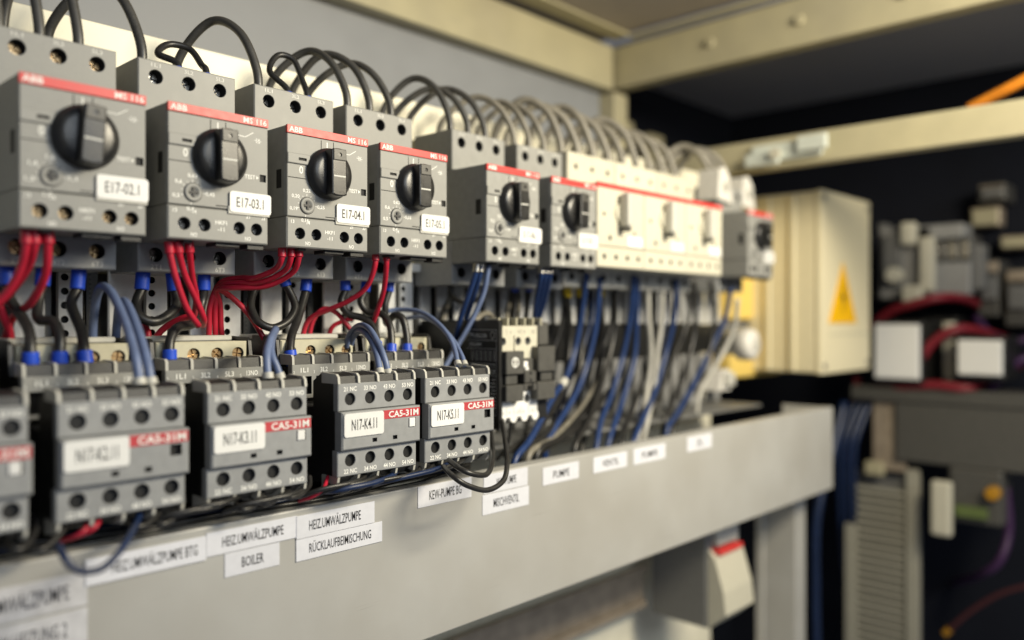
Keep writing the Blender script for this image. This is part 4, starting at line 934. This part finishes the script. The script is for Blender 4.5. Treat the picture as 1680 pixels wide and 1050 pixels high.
XW = 1.06
def yz(px, py, x): 
    v = PX(px, py, x); return v.y * Q, v.z * Q
def sidebox(b, px0, px1, py0, py1, x0, depth, c=1.5, X=None):
    """a block whose visible face looks towards -X, between two photo columns"""
    X = x0
    ya, zt = yz(px0, py0, X); yb, zb = yz(px1, py1, X)
    zt2 = yz((px0 + px1) / 2, py0, X)[1]; zb2 = yz((px0 + px1) / 2, py1, X)[1]
    b.box(X * Q, X * Q + depth, min(ya, yb), max(ya, yb), zb2, zt2, c, seg=2)
def wallthing(name, label, cat, group=None): return thing(name, label, cat, (0, 0, 0), group)
rel = wallthing('power_contactor', 'grey and black power contactor with cream lever in the dark bay', 'contactor')
part('body', None, lambda b: sidebox(b, 1442, 1530, 372, 490, 1.02, 60, 3), M['lowfinger'], rel)
part('rear_body', None, lambda b: sidebox(b, 1528, 1596, 385, 482, 1.045, 40, 3), M['tab'], rel)
part('front_step', None, lambda b: sidebox(b, 1448, 1478, 384, 470, 1.012, 8, 2), M['midgrey'], rel)
part('lever', None, lambda b: sidebox(b, 1508, 1530, 388, 478, 1.006, 14, 2), M['cream'], rel)
part('lever_head', None, lambda b: sidebox(b, 1476, 1500, 364, 402, 1.004, 16, 3), M['cream'], rel)
part('lever_foot', None, lambda b: sidebox(b, 1478, 1512, 468, 496, 1.004, 16, 3), M['cream'], rel)
part('button', None, lambda b: (lambda v: b.cyl(v[0], v[1], 9, 1004, 1018, 18, axis='X', c=1))(yz(1464, 451, 1.004)), M['cream'], rel)
part('arc_chamber', None, lambda b: sidebox(b, 1440, 1452, 366, 494, 1.03, 30, 2), M['midgrey'], rel)
part('top_housing', None, lambda b: sidebox(b, 1500, 1580, 368, 392, 1.02, 40, 2), M['lowfinger'], rel)
part('coil_housing', None, lambda b: sidebox(b, 1532, 1592, 430, 484, 1.03, 20, 2), M['lowfinger'], rel)
part('end_cover', None, lambda b: sidebox(b, 1584, 1612, 400, 476, 1.04, 30, 3), M['midgrey'], rel)
hr = wallthing('grey_rail', 'thick grey horizontal rail across the dark bay under the white labelled modules', 'rail')
part('rail_face', None, lambda b: sidebox(b, 1396, 1720, 640, 664, 0.975, 4, 1), M['tab'], hr)
part('lower_face', None, lambda b: sidebox(b, 1470, 1720, 665, 768, 0.978, 12, 1), M['tab'], hr)
for k in range(3):
    part('terminal', ('pterm', k), lambda b: sidebox(b, 1534 + k * 20, 1548 + k * 20, 394, 424, 1.036, 10, 1.5), M['steel'], rel)
    part('terminal_barrier', ('pbar', k), lambda b: sidebox(b, 1549 + k * 20, 1553 + k * 20, 386, 480, 1.032, 14, 1), M['midgrey'], rel)
for k, (a, b_) in enumerate((((1434, 1508, 532, 622), 'black module with large white label below the power contactor'), ((1570, 1644, 558, 616), 'black module with white label, half lost in the dark bay'))):
    mo2 = wallthing('relay_module', b_, 'relay', 'black modules with white labels')
    part('body', None, lambda b: sidebox(b, a[0] - 4, a[1] + 6, a[2] - 6, a[3] + 8, 0.965, 60, 3), M['black'], mo2)
    part('white_plate', None, lambda b: sidebox(b, a[0], a[1], a[2], a[3], 0.959, 5, 2), M['white'], mo2)
cm = wallthing('cable_holder', 'upright cream cable holder between the two white labelled modules', 'holder')
part('bar', None, lambda b: sidebox(b, 1545, 1566, 528, 640, 1.0, 12, 3), M['cream'], cm)
part('backing', None, lambda b: sidebox(b, 1512, 1570, 520, 636, 1.03, 40, 2), M['black'], cm)
G_RR = 'dull red cables in the dark bay'
for k, (pl, lb) in enumerate((([(1420, 545, 1.0), (1460, 512, .99), (1500, 498, .985), (1540, 488, .99), (1580, 490, 1.03), (1625, 510, 1.118)], 'dull red cable arching over the large white label'),
        ([(1424, 640, 1.0), (1450, 630, .985), (1500, 600, .975), (1530, 562, .975), (1570, 540, .98), (1615, 545, 1.02), (1660, 560, 1.118)], 'dull red cable slanting between the two white labelled modules'),
        ([(1420, 650, .99), (1470, 636, .98), (1530, 632, .975), (1590, 636, .98), (1625, 618, 1.02), (1670, 600, 1.118)], 'dull red cable running below the white labelled modules'),
        ([(1408, 620, 1.0), (1402, 690, 1.0), (1392, 760, 1.0)], 'dull red cable hanging at the end of the duct'))):
    wire('dull_red_cable', lb, [PX(*p) for p in pl], 5.2, 'shadered', G_RR)
wire('blue_wire', 'dark blue cable hanging behind the duct end and post', [PX(*p) for p in [(1385, 660, .93), (1360, 760, .90), (1340, 850, .88), (1338, 960, .88), (1340, 1080, .88)]], 4.5, 'navy', None)
wire('purple_cable', 'purple cable curling down in the dark bay', [PX(*p) for p in [(1650, 800, 1.0), (1655, 870, 1.0), (1640, 920, .99), (1612, 942, 1.0), (1588, 950, 1.05), (1565, 955, 1.118)]], 4.5, 'purple', None)
wire('dull_red_cable', 'dull red cable low in the dark bay beside a yellow tip', [PX(*p) for p in [(1550, 1040, 1.0), (1590, 1005, 1.0), (1640, 975, 1.0), (1690, 960, 1.0)]], 2.6, 'deepshadered', G_RR, [(0, 'amber', 8)])  # sheath and yellow tip both coloured darker to stand for bay shade
sh = wallthing('shelf_bracket', 'grey metal shelf bracket under the dull red cables', 'bracket')
part('upright', None, lambda b: sidebox(b, 1432, 1486, 655, 772, 0.985, 6, 1), M['rail'], sh)
part('shelf', None, lambda b: sidebox(b, 1398, 1680, 640, 652, 0.985, 60, 1), M['tab'], sh)
part('foot', None, lambda b: sidebox(b, 1418, 1448, 758, 780, 0.98, 10, 2), M['frame'], sh)
part('backing', None, lambda b: sidebox(b, 1486, 1690, 654, 760, 1.02, 20, 1), M['dark'], sh)
for k, (a_, lb) in enumerate((((1592, 1640, 340, 372), 'small olive box high in the dark bay'), ((1640, 1700, 386, 408), 'small olive box lower in the dark bay near the photo edge'))):
    t_ = wallthing('junction_box', lb, 'junction box', 'small olive boxes in the dark bay')
    part('case', None, lambda b: sidebox(b, *a_, 1.09, 28, 2), M['rail'], t_); part('lid', None, lambda b: sidebox(b, a_[0] + 3, a_[1] - 3, a_[2] + 3, a_[3] - 3, 1.086, 3, 1), M['frame'], t_)
for k, (px_, m_) in enumerate(((1384, 'navy'), (1396, 'navy'), (1407, 'navy'))):
    wire('blue_wire', 'dark blue cable bunched past the duct end, %s of three' % ('first', 'middle', 'last')[k], [PX(*p) for p in [(px_ + 30, 640, 1.0), (px_ + 8, 690, .98), (px_ - 6, 740, .97), (px_ - 6, 820, .985), (px_ - 2, 900, 1.02), (px_ + 8, 990, 1.09), (px_ + 8, 1080, 1.1)]], 3.6, m_, 'dark blue cables past the duct end')
for k, (a_, lb) in enumerate((((1604, 1640, 426, 520), 'dim grey relay beside the power contactor in the dark bay'), ((1648, 1690, 440, 536), 'dim grey relay nearest the photo edge in the dark bay'), ((1604, 1650, 300, 330), 'dim grey relay high under the cross beam in the dark bay'))):
    t_ = wallthing('relay', lb, 'relay', 'dim grey relays in the dark bay')
    part('body', None, lambda b: sidebox(b, *a_, 1.07, 48, 2.5), M['tab'], t_)
    part('front_step', None, lambda b: sidebox(b, a_[0] + 5, a_[1] - 5, a_[2] + (a_[3] - a_[2]) * .3, a_[3] - (a_[3] - a_[2]) * .3, 1.062, 8, 2), M['midgrey'], t_)
    part('terminal_row', None, lambda b: sidebox(b, a_[0] + 3, a_[1] - 3, a_[2] + 4, a_[2] + (a_[3] - a_[2]) * .22, 1.064, 6, 1), M['rail'], t_)
for k, pl in enumerate(([(1600, 520, 1.05), (1630, 552, 1.04), (1668, 560, 1.04), (1720, 548, 1.05)], [(1622, 640, 1.0), (1650, 612, 1.0), (1676, 590, 1.02), (1730, 580, 1.03)])):
    wire('purple_cable', 'dim purple cable %s the white labelled modules in the dark bay' % ('above', 'beyond')[k], [PX(*p) for p in pl], 4.5, 'purple', 'dim purple cables')
lv = wallthing('louvred_duct', 'olive grey slotted duct with many horizontal slots standing upright', 'wiring duct')
part('frame_panel', None, lambda b: sidebox(b, 1386, 1510, 775, 1120, 1.0, 4, 0.6), M['midgrey'], lv)
part('side_strip', None, lambda b: sidebox(b, 1486, 1508, 770, 1120, 0.99, 5, 0.8), M['olive'], lv)
part('side_strip', None, lambda b: sidebox(b, 1386, 1404, 860, 1120, 0.99, 5, 0.8), M['olive'], lv)
ya, _ = yz(1405, 800, 0.994); yb, _ = yz(1484, 800, 0.994)
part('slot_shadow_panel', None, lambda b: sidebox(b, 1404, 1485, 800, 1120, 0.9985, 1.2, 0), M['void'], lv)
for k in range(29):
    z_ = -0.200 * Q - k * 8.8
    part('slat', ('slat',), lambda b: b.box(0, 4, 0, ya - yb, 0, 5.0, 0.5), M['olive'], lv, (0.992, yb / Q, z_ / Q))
lm = wallthing('indicator_module', 'small module with cream end and green lit strip in the dark bay', 'module')
part('end_face', None, lambda b: sidebox(b, 1526, 1560, 790, 880, 0.96, 10, 3), M['cream'], lm)
part('body', None, lambda b: sidebox(b, 1556, 1645, 770, 860, 0.975, 40, 3), M['tab'], lm)
part('green_strip', None, lambda b: sidebox(b, 1566, 1620, 832, 850, 0.97, 4, 1), M['led'], lm)
part('amber_lamp', None, lambda b: (lambda v: b.cyl(v[0], v[1], 7, 962, 974, 16, axis='X', c=1))(yz(1628, 810, 0.965)), M['amber'], lm)

# lower device and post under the duct
ld = thing('grey_relay', 'grey relay with slanted cream front hanging under the duct', 'relay', (0.599, 0.335, -0.253))
part('body', None, lambda b: b.box(0, 50, 8, 62, 2, 84, 2), M['midgrey'], ld)
part('front', None, lambda b: b.prism([(-8, 16), (8, 2), (8, 66), (2, 60), (-6, 34)], 1, 49, 'X'), M['cream'], ld)
part('red_mark', None, lambda b: b.box(6, 44, -0.6, 9, 62, 66, 0.4), M['red'], ld)
part('terminal_head', None, lambda b: b.box(8, 42, 2, 10, 68, 82, 1.5), M['fin'], ld)
ps = thing('support_post', 'cream steel support post under the end of the labelled duct', 'post', (0.745, 0.352, -0.161))
part('post_face', None, lambda b: b.box(0, 22, -18, 17, -450, 2.5, 1.2, seg=2), M['duct'], ps)
part('post_flange', None, lambda b: b.box(-5, -0.3, 12, 20, -450, 2.2, 0.8), M['duct'], ps)
